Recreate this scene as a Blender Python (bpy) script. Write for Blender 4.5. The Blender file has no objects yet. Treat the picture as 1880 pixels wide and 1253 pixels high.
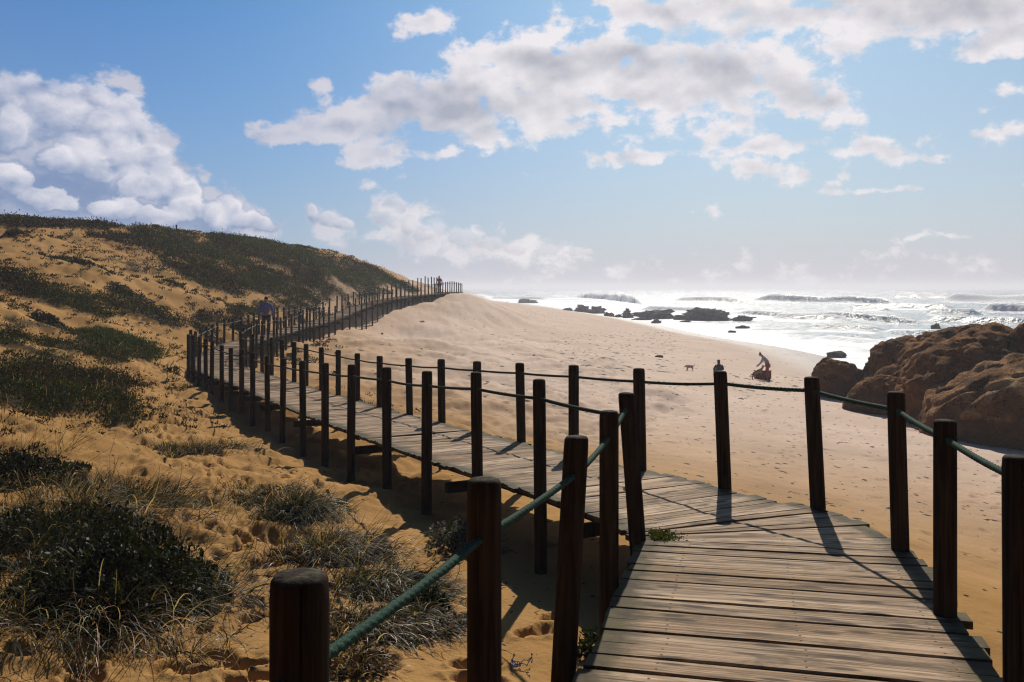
import bpy, bmesh, math, random
import numpy as np
from mathutils import Vector, Matrix

random.seed(11)
rng = np.random.default_rng(11)
scene = bpy.context.scene
C = scene.collection
R = math.radians

# Survey frame: X east along the shore view, Y inland-to-far, Z up, sea level 0, eye 6.5 m above the sea.
EYE, F, CX, HY = 6.5, 1600.0, 940.0, 529.0
SUN_AZ, SUN_EL = R(12.3), R(38.5)

def at(px, py, y):
    return Vector(((px - CX) * y / F, y, EYE - (py - HY) * y / F))

# ---------------------------------------------------------------- helpers
def tag(o, label=None, cat=None, group=None, kind=None):
    if label: o['label'] = label
    if cat: o['category'] = cat
    if group: o['group'] = group
    if kind: o['kind'] = kind
    return o

def empty(name, loc=(0, 0, 0), rz=0):
    o = bpy.data.objects.new(name, None)
    o.empty_display_size = 0.2
    C.objects.link(o)
    o.location = loc
    o.rotation_euler = (0, 0, rz)
    return o

def link(name, me, mat, parent=None):
    o = bpy.data.objects.new(name, me)
    C.objects.link(o)
    if mat and not me.materials:
        me.materials.append(mat)
    if parent: o.parent = parent
    return o

def np_mesh(name, V, faces, smooth=True, cols=None, floats=None, vecs=None):
    """faces: list of (n,k) integer arrays"""
    me = bpy.data.meshes.new(name)
    V = np.asarray(V, dtype=np.float32)
    me.vertices.add(len(V))
    me.vertices.foreach_set('co', V.ravel())
    if isinstance(faces, np.ndarray): faces = [faces]
    loops = np.concatenate([f.ravel() for f in faces]).astype(np.int32)
    tot = np.concatenate([np.full(len(f), f.shape[1], dtype=np.int32) for f in faces])
    start = np.concatenate([[0], np.cumsum(tot)[:-1]]).astype(np.int32)
    me.loops.add(len(loops))
    me.loops.foreach_set('vertex_index', loops)
    me.polygons.add(len(tot))
    me.polygons.foreach_set('loop_start', start)
    me.polygons.foreach_set('loop_total', tot)
    me.polygons.foreach_set('use_smooth', np.full(len(tot), smooth, dtype=bool))
    me.update(calc_edges=True)
    for k, a in (floats or {}).items():
        at_ = me.attributes.new(k, 'FLOAT', 'POINT')
        at_.data.foreach_set('value', np.asarray(a, dtype=np.float32))
    for k, a in (vecs or {}).items():
        at_ = me.attributes.new(k, 'FLOAT_VECTOR', 'POINT')
        at_.data.foreach_set('vector', np.asarray(a, dtype=np.float32).ravel())
    for k, a in (cols or {}).items():
        at_ = me.attributes.new(k, 'FLOAT_COLOR', 'POINT')
        a = np.asarray(a, dtype=np.float32)
        if a.shape[1] == 3: a = np.hstack([a, np.ones((len(a), 1), np.float32)])
        at_.data.foreach_set('color', a.ravel())
    return me

def _h(i, j, k, s):
    n = (i * 374761393 + j * 668265263 + k * 2147483647 + s * 974711) & 0xffffffff
    n = ((n ^ (n >> 13)) * 1274126177) & 0xffffffff
    n = ((n ^ (n >> 15)) * 2246822519) & 0xffffffff
    return ((n ^ (n >> 16)) & 0xffff) / 65535.0

def vnoise(x, y, z=None, s=0):
    x = np.asarray(x, float); y = np.asarray(y, float)
    z = np.zeros_like(x) if z is None else np.asarray(z, float)
    xi, yi, zi = (np.floor(a).astype(np.int64) for a in (x, y, z))
    u, v, w = x - xi, y - yi, z - zi
    u, v, w = (t * t * (3 - 2 * t) for t in (u, v, w))
    r = 0
    for a in (0, 1):
        for b in (0, 1):
            for c in (0, 1):
                r = r + _h(xi + a, yi + b, zi + c, s) * (u if a else 1 - u) * (v if b else 1 - v) * (w if c else 1 - w)
    return r

def fbm(x, y, z=None, s=0, o=4, g=.5):
    r, a, t = 0, 1, 0
    for i in range(o):
        k = 2.03 ** i
        r = r + a * vnoise(np.asarray(x) * k + 17.3 * i, np.asarray(y) * k - 9.1 * i, None if z is None else np.asarray(z) * k, s + i)
        t += a
        a *= g
    return r / t

def sstep(a, b, x):
    t = np.clip((x - a) / (b - a), 0, 1)
    return t * t * (3 - 2 * t)

# ---------------------------------------------------------------- node helpers
class NT:
    def __init__(self, tree):
        self.t = tree; self.n = tree.nodes; self.l = tree.links
    def node(self, typ, **kw):
        nd = self.n.new(typ)
        for k, v in kw.items(): setattr(nd, k, v)
        return nd
    def put(self, sock, v):
        if v is None: return
        if isinstance(v, bpy.types.NodeSocket): self.l.new(v, sock)
        else:
            if hasattr(sock, 'default_value') and not isinstance(v, (int, float)) and len(v) == 3 and sock.type == 'RGBA': v = (*v, 1)
            sock.default_value = v
    def math(self, op, a, b=None, c=None, clamp=False):
        nd = self.node('ShaderNodeMath', operation=op, use_clamp=clamp)
        self.put(nd.inputs[0], a); self.put(nd.inputs[1], b)
        if c is not None: self.put(nd.inputs[2], c)
        return nd.outputs[0]
    def vmath(self, op, a, b=None, c=None):
        nd = self.node('ShaderNodeVectorMath', operation=op)
        self.put(nd.inputs[0], a); self.put(nd.inputs[1], b)
        if c is not None: self.put(nd.inputs[2], c)
        return nd.outputs['Value' if op in ('LENGTH', 'DOT_PRODUCT', 'DISTANCE') else 'Vector']
    def noise(self, vec, scale, detail=4, rough=.55, dist=0, col=False, lac=2.0):
        nd = self.node('ShaderNodeTexNoise')
        self.put(nd.inputs['Vector'], vec); self.put(nd.inputs['Scale'], scale)
        nd.inputs['Detail'].default_value = detail; nd.inputs['Roughness'].default_value = rough
        nd.inputs['Distortion'].default_value = dist; nd.inputs['Lacunarity'].default_value = lac
        return nd.outputs['Color' if col else 'Fac']
    def ramp(self, fac, stops, mode='LINEAR'):
        nd = self.node('ShaderNodeValToRGB')
        nd.color_ramp.interpolation = mode
        el = nd.color_ramp.elements
        while len(el) < len(stops): el.new(.5)
        for e, (p, c) in zip(el, stops):
            e.position = p
            e.color = (c, c, c, 1) if isinstance(c, (int, float)) else (*c, 1)
        self.put(nd.inputs[0], fac)
        return nd.outputs[0]
    def mix(self, f, a, b, mode='MIX'):
        nd = self.node('ShaderNodeMix', data_type='RGBA', blend_type=mode)
        self.put(nd.inputs[0], f); self.put(nd.inputs[6], a); self.put(nd.inputs[7], b)
        return nd.outputs[2]
    def step(self, x, a, b):
        nd = self.node('ShaderNodeMapRange', interpolation_type='SMOOTHSTEP')
        self.put(nd.inputs[0], x); self.put(nd.inputs[1], a); self.put(nd.inputs[2], b)
        return nd.outputs[0]
    def attr(self, name, out='Fac'):
        nd = self.node('ShaderNodeAttribute', attribute_name=name)
        return nd.outputs[out]
    def scale(self, vec, s):
        return self.vmath('MULTIPLY', vec, s)
    def bump(self, h, strength, dist, normal=None):
        nd = self.node('ShaderNodeBump')
        self.put(nd.inputs['Strength'], strength); self.put(nd.inputs['Distance'], dist)
        self.put(nd.inputs['Height'], h)
        if normal: self.put(nd.inputs['Normal'], normal)
        return nd.outputs[0]

def material(name):
    m = bpy.data.materials.new(name)
    m.use_nodes = True
    t = NT(m.node_tree)
    b = m.node_tree.nodes['Principled BSDF']
    return m, t, b

def bset(t, b, **kw):
    names = dict(col='Base Color', rough='Roughness', normal='Normal', metal='Metallic', spec='Specular IOR Level', ior='IOR', sheen='Sheen Weight')
    for k, v in kw.items(): t.put(b.inputs[names[k]], v)

def geo_pos(t):
    return t.node('ShaderNodeNewGeometry').outputs['Position']
def obj_co(t):
    return t.node('ShaderNodeTexCoord').outputs['Object']
# ---------------------------------------------------------------- materials
def mat_sand():
    m, t, b = material('sand')
    p = geo_pos(t)
    gold = t.attr('gold'); wet = t.attr('wet'); litter = t.attr('litter')
    n1 = t.noise(p, .35, 5, .6); n2 = t.noise(p, 6, 5, .65); n3 = t.noise(p, 160, 2, .5)
    beach = t.ramp(n1, [(.3, (.52, .395, .310)), (.7, (.64, .490, .390))])
    dune = t.ramp(n1, [(.3, (.27, .144, .046)), (.7, (.39, .217, .079))])
    c = t.mix(gold, beach, dune)
    c = t.mix(t.math('MULTIPLY', t.step(n2, .55, .8), .35), c, (.14, .078, .032))
    # small dark grains and twig fragments
    sp = t.noise(t.scale(p, (1, 1.7, 1)), 26, 3, .6)
    c = t.mix(t.math('MULTIPLY', t.step(sp, .66, .72), .75), c, (.07, .045, .025))
    c = t.mix(t.step(n3, .62, .8), c, t.mix(gold, (.50, .38, .30), (.42, .27, .13)))
    c = t.mix(litter, c, (.050, .034, .017))
    c = t.mix(t.math('MULTIPLY', wet, .7), c, (.12, .09, .075))
    rough = t.math('MULTIPLY_ADD', wet, -.5, .9)
    h = t.math('ADD', t.math('MULTIPLY', n3, .16), t.math('MULTIPLY', t.noise(p, 22, 5, .6), .8))
    nrm = t.bump(h, .55, .03)
    bset(t, b, col=c, rough=rough, normal=nrm, spec=.3, ior=t.math('MULTIPLY_ADD', wet, .2, 1.12))
    return m

def mat_deck():
    m, t, b = material('weathered_planks')
    w = t.attr('wood', 'Vector')          # x along the plank, y across, z random per plank
    e = t.attr('edge'); rnd = t.attr('rnd')
    off = t.vmath('ADD', w, t.vmath('MULTIPLY', t.attr('seed', 'Vector'), (31, 17, 9)))
    g1 = t.noise(t.scale(off, (1.3, 46, 1)), 1, 6, .70, .5)
    g2 = t.noise(t.scale(off, (5, 150, 1)), 1, 4, .6, .3)
    blot = t.noise(t.scale(off, (2.2, 7, 1)), 1, 5, .65, .8)
    c = t.ramp(g1, [(.34, (.060, .036, .017)), (.47, (.275, .188, .112)), (.62, (.53, .41, .29))])
    c = t.mix(t.math('MULTIPLY', t.step(g2, .5, .72), .55), c, (.085, .062, .05))
    tint = t.ramp(rnd, [(0, (.50, .42, .32)), (.22, (1.0, .95, .92)), (.45, (.74, .64, .52)), (.75, (1.25, 1.21, 1.20)), (1, (.62, .47, .31))])
    c = t.mix(1, c, tint, 'MULTIPLY')
    c = t.mix(t.math('MULTIPLY', t.step(blot, .49, .66), .62), c, (.060, .038, .020))
    crack = t.noise(t.scale(off, (.9, 95, 1)), 1, 2, .5, .15)
    c = t.mix(t.math('MULTIPLY', t.step(crack, .64, .68), .85), c, (.022, .014, .009))
    # knots
    v = t.node('ShaderNodeTexVoronoi', voronoi_dimensions='2D')
    t.put(v.inputs['Vector'], t.scale(off, (1.9, 7.0, 1))); t.put(v.inputs['Scale'], 1.0)
    d = t.math('ADD', v.outputs['Distance'], t.math('MULTIPLY', t.math('SUBTRACT', g1, .5), .25))
    c = t.mix(t.math('MULTIPLY', t.math('SUBTRACT', 1, t.step(d, .07, .19)), .85), c, (.045, .028, .018))
    # nail heads over the three joists
    sx_ = t.node('ShaderNodeSeparateXYZ'); t.put(sx_.inputs[0], w)
    fx = t.math('SUBTRACT', t.math('MODULO', sx_.outputs[0], .62), .31)
    fy = t.math('SUBTRACT', t.math('ABSOLUTE', t.math('SUBTRACT', sx_.outputs[1], .069)), .034)
    nail = t.math('SQRT', t.math('ADD', t.math('MULTIPLY', fx, fx), t.math('MULTIPLY', fy, fy)))
    c = t.mix(t.math('SUBTRACT', 1, t.step(nail, .004, .009)), c, (.02, .015, .012))
    # moss and wet grime growing in from both plank ends
    gn = t.noise(geo_pos(t), 2.2, 5, .7)
    mo = t.step(t.math('ADD', e, t.math('MULTIPLY', t.math('SUBTRACT', gn, .5), 1.1)), .28, .74)
    grime = t.mix(t.step(t.noise(geo_pos(t), 5, 4), .42, .62), (.036, .026, .012), (.075, .060, .020))
    c = t.mix(t.math('MULTIPLY', mo, .92), c, grime)
    h = t.math('ADD', g1, t.math('MULTIPLY', g2, .5))
    bset(t, b, col=c, rough=t.math('MULTIPLY_ADD', g1, .15, .68), normal=t.bump(h, .6, .0035), spec=.4, ior=1.21)
    return m

def mat_post(name='creosoted_post', base=(.015, .0095, .006), hi=(.050, .032, .020)):
    m, t, b = material(name)
    p = geo_pos(t)
    info = t.node('ShaderNodeObjectInfo').outputs['Random']
    q = t.vmath('ADD', p, t.vmath('MULTIPLY', (1, 1, 1), t.math('MULTIPLY', info, 20)))
    g = t.noise(t.scale(q, (38, 38, 2.2)), 1, 5, .6, .5)
    c = t.mix(t.step(g, .32, .72), base, hi)
    crk = t.noise(t.scale(q, (60, 60, 1.1)), 1, 3, .5, .2)
    c = t.mix(t.step(crk, .62, .68), c, (.008, .005, .004))
    c = t.mix(1, c, t.ramp(info, [(0, (.75, .72, .7)), (1, (1.25, 1.15, 1.05))]), 'MULTIPLY')
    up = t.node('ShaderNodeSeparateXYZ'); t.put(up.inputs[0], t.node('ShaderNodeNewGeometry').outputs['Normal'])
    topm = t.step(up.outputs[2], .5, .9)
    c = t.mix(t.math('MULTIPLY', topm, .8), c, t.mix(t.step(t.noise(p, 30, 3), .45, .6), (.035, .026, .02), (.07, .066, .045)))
    h = t.math('SUBTRACT', g, t.math('MULTIPLY', t.step(crk, .6, .7), .8))
    bset(t, b, col=c, rough=.8, normal=t.bump(h, .6, .006), spec=.3, ior=1.14)
    return m

def mat_rope(name, c1, c2):
    m, t, b = material(name)
    p = geo_pos(t)
    n = t.noise(p, 260, 3, .6); n2 = t.noise(p, 14, 4, .6)
    c = t.mix(t.step(n, .35, .65), c1, c2)
    c = t.mix(t.math('MULTIPLY', t.step(n2, .55, .75), .5), c, (.05, .055, .035))
    bset(t, b, col=c, rough=.75, normal=t.bump(n, .6, .003), spec=.3, ior=1.15)
    return m

def mat_leaf(name='leaf', trans=.25, rough=.55, spec=.22):
    m, t, b = material(name)
    col = t.attr('Col', 'Color')
    bset(t, b, col=col, rough=rough, spec=.5, ior=1 + spec)
    tr = t.node('ShaderNodeBsdfTranslucent')
    t.put(tr.inputs[0], t.mix(1, col, (1.5, 1.35, .7), 'MULTIPLY'))
    mx = t.node('ShaderNodeMixShader'); mx.inputs[0].default_value = trans
    t.l.new(b.outputs[0], mx.inputs[1]); t.l.new(tr.outputs[0], mx.inputs[2])
    t.l.new(mx.outputs[0], t.n['Material Output'].inputs[0])
    return m

def mat_rock(name, dark, mid, light, wetline=None):
    m, t, b = material(name)
    p = geo_pos(t)
    n1 = t.noise(p, .7, 6, .65, .6); n2 = t.noise(p, 2.6, 8, .68, .4); n3 = t.noise(p, 14, 5, .65)
    c = t.ramp(n1, [(.32, dark), (.5, mid), (.68, light)])
    c = t.mix(t.math('MULTIPLY', t.step(n2, .52, .7), .7), c, dark)
    c = t.mix(t.math('MULTIPLY', t.step(n3, .58, .75), .35), c, light)
    cr = t.node('ShaderNodeTexVoronoi', feature='DISTANCE_TO_EDGE')
    t.put(cr.inputs['Vector'], t.vmath('ADD', t.scale(p, (.75, .75, 1.3)), t.vmath('MULTIPLY', t.noise(p, 1.3, 4, .6, 0, True), (.9, .9, .9))))
    crk = t.math('SUBTRACT', 1, t.step(cr.outputs['Distance'], .0, .035))
    crk = t.math('MULTIPLY', crk, t.step(t.noise(p, .5, 2), .42, .56))
    c = t.mix(t.math('MULTIPLY', crk, .8), c, (.010, .006, .004))
    if wetline is not None:
        s = t.node('ShaderNodeSeparateXYZ'); t.put(s.inputs[0], p)
        z = t.math('ADD', s.outputs[2], t.math('MULTIPLY', t.math('SUBTRACT', n1, .5), .35))
        k = t.math('SUBTRACT', 1, t.step(z, wetline - .08, wetline + .08))
        c = t.mix(t.math('MULTIPLY', k, .8), c, t.mix(n2, (.10, .045, .012), (.20, .095, .028)))
    h = t.math('SUBTRACT', t.math('ADD', n2, t.math('MULTIPLY', n3, .40)), crk)
    bset(t, b, col=c, rough=.85, normal=t.bump(h, 1.0, .26), spec=.3, ior=1.18)
    return m

def mat_sea():
    m, t, b = material('sea_water')
    p = geo_pos(t)
    foam = t.attr('foam')
    q = t.scale(p, (.40, 1.1, 1))
    f1 = t.noise(q, .10, 7, .68, .8)
    f2 = t.noise(q, .9, 5, .65, .6)
    lace = t.math('ADD', t.math('MULTIPLY', f1, .7), t.math('MULTIPLY', f2, .3))
    thr = t.math('SUBTRACT', .80, t.math('MULTIPLY', foam, .55))
    fm = t.step(lace, t.math('SUBTRACT', thr, .05), t.math('ADD', thr, .05))
    w1 = t.noise(t.scale(p, (.6, 1, 1)), .35, 4, .6); w2 = t.noise(p, 1.7, 4, .6); w3 = t.noise(p, 7, 3, .6)
    h = t.math('ADD', t.math('MULTIPLY', w1, 1.3), t.math('MULTIPLY', w2, .42))
    nrm = t.bump(h, .9, 1.0)
    deep = t.mix(t.step(f1, .35, .65), (.030, .085, .13), (.06, .14, .19))
    bset(t, b, col=deep, rough=.27, normal=nrm, ior=1.33, spec=.5)
    fb = t.node('ShaderNodeBsdfPrincipled')
    t.put(fb.inputs['Base Color'], t.mix(f2, (.66, .67, .70), (.86, .86, .87)))
    fb.inputs['Roughness'].default_value = .7
    t.put(fb.inputs['Normal'], t.bump(t.math('ADD', f2, t.math('MULTIPLY', w2, .5)), .8, .5))
    mx = t.node('ShaderNodeMixShader')
    t.put(mx.inputs[0], fm)
    t.l.new(b.outputs[0], mx.inputs[1]); t.l.new(fb.outputs[0], mx.inputs[2])
    t.l.new(mx.outputs[0], t.n['Material Output'].inputs[0])
    return m

def mat_plain(name, c1, c2=None, scale=12, rough=.8, spec=.2):
    m, t, b = material(name)
    c2 = c2 or tuple(min(1, v * 1.5) for v in c1)
    n = t.noise(obj_co(t), scale, 4, .6)
    bset(t, b, col=t.mix(t.step(n, .3, .7), c1, c2), rough=rough, spec=spec, normal=t.bump(n, .3, .02))
    return m

M = dict(
    sand=mat_sand(), deck=mat_deck(), post=mat_post(),
    beam=mat_post('dark_timber', (.016, .010, .007), (.035, .022, .015)),
    rope=mat_rope('green_rope', (.016, .036, .026), (.050, .094, .068)),
    backlit_rope=mat_rope('backlit_green_rope', (.014, .022, .016), (.04, .055, .042)), pale_rope=mat_rope('bleached_rope', (.07, .08, .07), (.20, .20, .18)),  # the darker copy is green rope with backlit shade put into its colour
    leaf=mat_leaf('leaf'), straw=mat_leaf('dry_blade', .40, .45, .38), far_leaf=mat_leaf('scrub_leaf', .3, .7, .14),
    boulder=mat_rock('brown_granite', (.040, .016, .005), (.23, .092, .023), (.48, .23, .075), 2.05),
    front_boulder=mat_rock('brown_granite_worn', (.055, .025, .010), (.27, .125, .042), (.60, .37, .18), 1.9),
    sea_rock=mat_rock('wet_black_rock', (.09, .082, .09), (.17, .155, .165), (.28, .26, .27)),
    sea=mat_sea(),
    skin=mat_plain('skin', (.36, .20, .14), (.42, .25, .18), 8, .6, .3),
    hair=mat_plain('dark_hair', (.012, .009, .008), (.03, .022, .018), 40, .5, .3),
    brown_hair=mat_plain('brown_hair', (.045, .025, .015), (.08, .045, .025), 40, .5, .3),
    blue_jacket=mat_plain('blue_jacket', (.09, .115, .30), (.13, .165, .40), 9),
    dark_trousers=mat_plain('dark_trousers', (.018, .014, .016), (.03, .022, .022), 9),
    grey_hoodie=mat_plain('grey_blue_hoodie', (.34, .39, .52), (.42, .47, .60), 9),
    rust_trousers=mat_plain('rust_trousers', (.24, .085, .055), (.30, .11, .07), 9),
    black_coat=mat_plain('black_coat', (.012, .012, .015), (.022, .02, .024), 9),
    red_jacket=mat_plain('faded_red_jacket', (.20, .075, .070), (.28, .11, .10), 9),
    shoe=mat_plain('shoe', (.02, .018, .016), (.04, .035, .03), 12),
    crate=mat_plain('reddish_box', (.13, .034, .025), (.18, .05, .036), 5, .6),
    dog_dark=mat_plain('tan_black_fur', (.07, .045, .03), (.42, .26, .14), 4.5),
    dog_pale=mat_plain('cream_fur', (.42, .30, .24), (.58, .46, .38), 6),
    drift=mat_plain('driftwood', (.06, .04, .03), (.13, .09, .065), 8),
    weed=mat_plain('seaweed_and_print_shade', (.028, .017, .010), (.07, .04, .022), 6),  # also colours the scraps that imitate footprint shadows
    blue_cord=mat_plain('blue_cord', (.03, .10, .26), (.06, .18, .38), 20, .5),
)
# ---------------------------------------------------------------- boardwalk line
H_PROFILE = [(-3, 1.65), (5.5, 1.65), (7.3, 1.69), (9.5, 1.84), (11, 1.93), (12.6, 2.01), (14.4, 2.10), (16.8, 2.19), (19, 2.27), (22, 2.34),
             (25, 2.40), (28, 2.42), (31, 2.38), (35, 2.30), (40, 2.23), (45, 2.11), (50, 2.02), (54, 1.91), (58, 1.72), (62, 1.49), (66, 1.25),
             (70, 1.02), (74, .85), (78, .71), (85, .57), (94, .47), (104, .5)]
_hx, _hy = np.array(H_PROFILE).T
def deck_h(y):
    return np.interp(y, _hx, _hy)          # depth of the deck below the eye

CENTRE = [(1.33, 6.58), (-.375, 10), (-2.875, 15), (-4.9, 19.05), (-5.95, 21.1), (-7.19, 23.3), (-8.62, 25.9), (-9.64, 28.3), (-10.34, 30.8),
          (-10.83, 33.3), (-11.2, 36.6), (-11.32, 40), (-11.32, 45), (-11.3, 50), (-11.28, 55), (-11.25, 60), (-11.1, 64), (-10.7, 68),
          (-10.1, 72), (-9.4, 76), (-8.55, 80), (-7.65, 84), (-6.85, 88), (-6.25, 92), (-6.1, 95), (-6.6, 98), (-7.8, 100.5), (-9.8, 102)]

def catmull(P, n=14):
    P = np.array(P, float)
    P = np.vstack([2 * P[0] - P[1], P, 2 * P[-1] - P[-2]])
    out = []
    for i in range(1, len(P) - 2):
        p0, p1, p2, p3 = P[i - 1:i + 3]
        for k in range(n):
            t = k / n
            out.append(.5 * (2 * p1 + (p2 - p0) * t + (2 * p0 - 5 * p1 + 4 * p2 - p3) * t ** 2 + (3 * p1 - p0 - 3 * p2 + p3) * t ** 3))
    out.append(P[-2])
    return np.array(out)

CL = catmull(CENTRE)
_d = np.gradient(CL, axis=0)
_d /= np.linalg.norm(_d, axis=1)[:, None]
NRM = np.stack([_d[:, 1], -_d[:, 0]], 1)          # to the seaward side
HALF = .735
RAIL_L = CL - NRM * .79
RAIL_R = CL + NRM * .79
EDGE_L = CL - NRM * HALF
EDGE_R = CL + NRM * HALF
# near leg and the corner: landward edge, seaward edge
PAIRS = [((-1.1, -1.3), (.60, -1.75), 0), ((.27, 3.65), (1.98, 3.25), 35), ((.66, 5.1), (2.36, 4.75), 10), ((.84, 5.72), (2.53, 5.45), 5),
         ((.84, 5.80), (2.52, 5.95), 3), ((.82, 5.88), (2.42, 6.40), 3), ((.76, 5.99), (2.24, 6.72), 3), (tuple(EDGE_L[0]), tuple(EDGE_R[0]), 3)]

def near_path(x, y):
    """distance to the centre line (approx.) and deck depth there"""
    pts = np.vstack([[(-.25, -1.5), (.2, .2), (1.12, 3.45), (1.5, 4.9), (1.68, 5.6), (1.6, 6.1)], CL[::4]])
    # densify
    seg = np.vstack([pts[i] + (pts[i + 1] - pts[i]) * t for i in range(len(pts) - 1) for t in (0, .25, .5, .75)])
    best = np.full(x.shape, 1e9); by = np.zeros(x.shape)
    for sx, sy in seg:
        d = (x - sx) ** 2 + (y - sy) ** 2
        m = d < best
        best[m] = d[m]; by[m] = sy
    return np.sqrt(best), deck_h(by)

# ---------------------------------------------------------------- terrain
# surveyed spot heights: (x, y, metres below the eye)
S = []
def spot(px, py, y): S.append(((px - CX) * y / F, y, (py - HY) * y / F))
S += [(-.6, 1.8, 2.15), (-.1, 3.1, 2.2), (.3, 4, 2.2), (.8, 5.8, 2.25), (.2, 7.2, 2.32), (-1, 9.3, 2.45), (-2.2, 11.9, 2.62), (-3.5, 14.5, 2.72),
      (-4.8, 17.15, 2.78), (-6.9, 21.2, 2.8), (-9.0, 24.6, 2.66), (-10.2, 27.5, 2.6), (-11.2, 31, 2.52), (-12, 35, 2.45)]
S += [(-12.2, 40, 2.4), (-12.3, 46, 2.3), (-12.3, 54, 2.05), (-12.2, 61, 1.7), (-11.4, 69, 1.2), (-10, 79, .85), (-7.9, 90, .65), (-7.6, 97, .7)]
# landward flat
S += [(-2.2, 4.5, 2.06), (-3.7, 7, 2.05), (-2.4, 9, 2.2), (-6.6, 12.5, 2.1), (-8.5, 14.5, 2.0), (-6.7, 15.3, 2.32), (-9, 22.5, 2.4), (-10.5, 20, 1.9), (-12.9, 22, 1.5),
      (-11.6, 25, 1.8), (-13.1, 30, 1.14), (-10.4, 25, 2.3), (-2, 0, 2.05), (-8, 3, 1.95), (-9, 8, 1.95), (-2, -4, 2.1), (-14, 14, 1.2), (-20, 20, .3)]
# dune face and crest
for q in [(250, 640, 26), (150, 600, 28), (60, 560, 30), (0, 520, 32), (100, 470, 40), (200, 500, 38), (300, 520, 42), (400, 560, 42), (350, 600, 36),
          (450, 575, 43), (500, 545, 52), (500, 480, 62), (600, 520, 64), (600, 490, 74), (680, 515, 78),
          (0, 407, 48), (60, 411, 49), (130, 415, 50.5), (230, 421, 54), (325, 428, 60), (400, 435, 65), (480, 443, 70), (560, 457, 77), (640, 473, 85),
          (700, 492, 95), (745, 513, 104), (775, 524, 112)]: spot(*q)
S += [(-36, 46, -3.7), (-45, 44, -3.6), (-40, 70, -2.2), (-36, 85, -1.2), (-30, 105, -.2), (-24, 122, .6), (-17, 130, 1.0), (-40, 25, -2.2), (-60, 40, -3)]
# seaward foot of the boardwalk
S += [(2.6, 4.6, 2.12), (2.9, 6, 2.2), (2.45, 7.3, 2.25), (.7, 10.2, 2.5), (-1.5, 14.3, 2.75), (-3.5, 18.4, 2.88), (-6, 23, 2.85), (-8.4, 28, 2.9), (-9.8, 34, 2.95),
      (-10.3, 40, 3.0), (-10.3, 48, 2.85), (-10.2, 56, 2.75)]
for q in [(683, 591, 65), (720, 574, 70), (767, 558, 78), (800, 549, 84), (822, 535, 87), (845, 537, 92), (880, 547, 91), (850, 566, 80)]: spot(*q)
S += [(3, 3, 2.2), (3, -3, 2.2), (4, 10, 3.0), (6, 10, 3.5), (5, 5, 2.8), (6, 20, 4.1), (3, 15, 3.35), (0, 20, 3.4), (8, 2, 3.4)]
# beach plane and sea bed
for x, y in [(-7.5, 44), (-5, 52), (0, 40), (5, 40), (14.8, 51), (10, 35), (12, 27), (20, 40), (0, 60), (10, 80), (0, 80), (22, 60), (18, 30), (-3, 70)]: S.append((x, y, 3.87 + .097 * x))
for px, py in [(1180, 592), (1240, 604), (1300, 617), (1400, 633), (1460, 643), (1520, 656), (1100, 578), (1000, 562.5)]: spot(px, py, 6.5 * F / (py - HY))
S += [(29, 70, 6.6), (28.5, 55, 6.6), (29, 40, 6.7), (28, 20, 6.6), (24, 5, 6.4), (4, 115, 3.6), (-1, 110, 2.4), (10, 165, 4.6), (-5, 165, 3.0), (-8, 315, 5.0), (-14, 495, 6.5), (-34, 495, 4.2), (-40, 900, 6.5), (-80, 900, 4.5), (-30, 200, 1.2), (-50, 320, 2.5),
      (42, 60, 8), (60, 100, 9), (44, 200, 8.5), (36, 400, 8.6), (20, 700, 9), (60, 30, 8.5), (120, 200, 12), (100, 600, 12)]
S = np.array(S, float)
def warp(x, y):
    return np.arcsinh(x / 9) * 9, np.arcsinh(y / 28) * 28
_su, _sv = warp(S[:, 0], S[:, 1])
def _k(r2):
    return r2 * np.log(r2 + 1e-9)
def _fit():
    n = len(S)
    A = _k((_su[:, None] - _su) ** 2 + (_sv[:, None] - _sv) ** 2) + np.eye(n) * .4
    P = np.stack([np.ones(n), _su, _sv], 1)
    K = np.block([[A, P], [P.T, np.zeros((3, 3))]])
    return np.linalg.solve(K, np.concatenate([-S[:, 2], np.zeros(3)]))
_w = _fit()
def base_ground(x, y):
    u, v = warp(x, y)
    r = _w[-3] + _w[-2] * u + _w[-1] * v
    for i in range(len(S)):
        r = r + _w[i] * _k((u - _su[i]) ** 2 + (v - _sv[i]) ** 2)
    return r + EYE

def ground(x, y):
    """finished ground level without footprints"""
    x = np.asarray(x, float); y = np.asarray(y, float)
    z = base_ground(x, y)
    d, h = near_path(x, y)
    inland = sstep(1.5, 4, -(x + np.interp(y, [0, 6, 20, 34, 64, 90], [0, -.5, -5, -10, -10, -6])))
    rough = .25 + .75 * inland
    z = z + rough * ((fbm(x * .16, y * .16, s=3) - .5) * .9 * sstep(8, 30, np.hypot(x, y)) * inland
                     + (fbm(x * .55, y * .55, s=5) - .5) * (.22 + .30 * inland) + (fbm(x * 1.7, y * 1.7, s=8) - .5) * (.08 + .16 * inland))
    near = 1 - sstep(25, 45, np.hypot(x, y))
    z = z + near * (fbm(x * 3.6, y * 3.6, s=9, o=3) - .5) * .12 * (.3 + .7 * inland)
    z = z + (1 - sstep(9, 20, np.hypot(x, y))) * (fbm(x * 11, y * 11, s=12, o=3) - .5) * .040 * inland
    cap = EYE - h - .32
    k = 1 - sstep(.80, 1.25, d)
    return np.where(z > cap, z * (1 - k) + cap * k, z)

def gz(x, y):
    return float(ground(np.array([x]), np.array([y]))[0])

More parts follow.
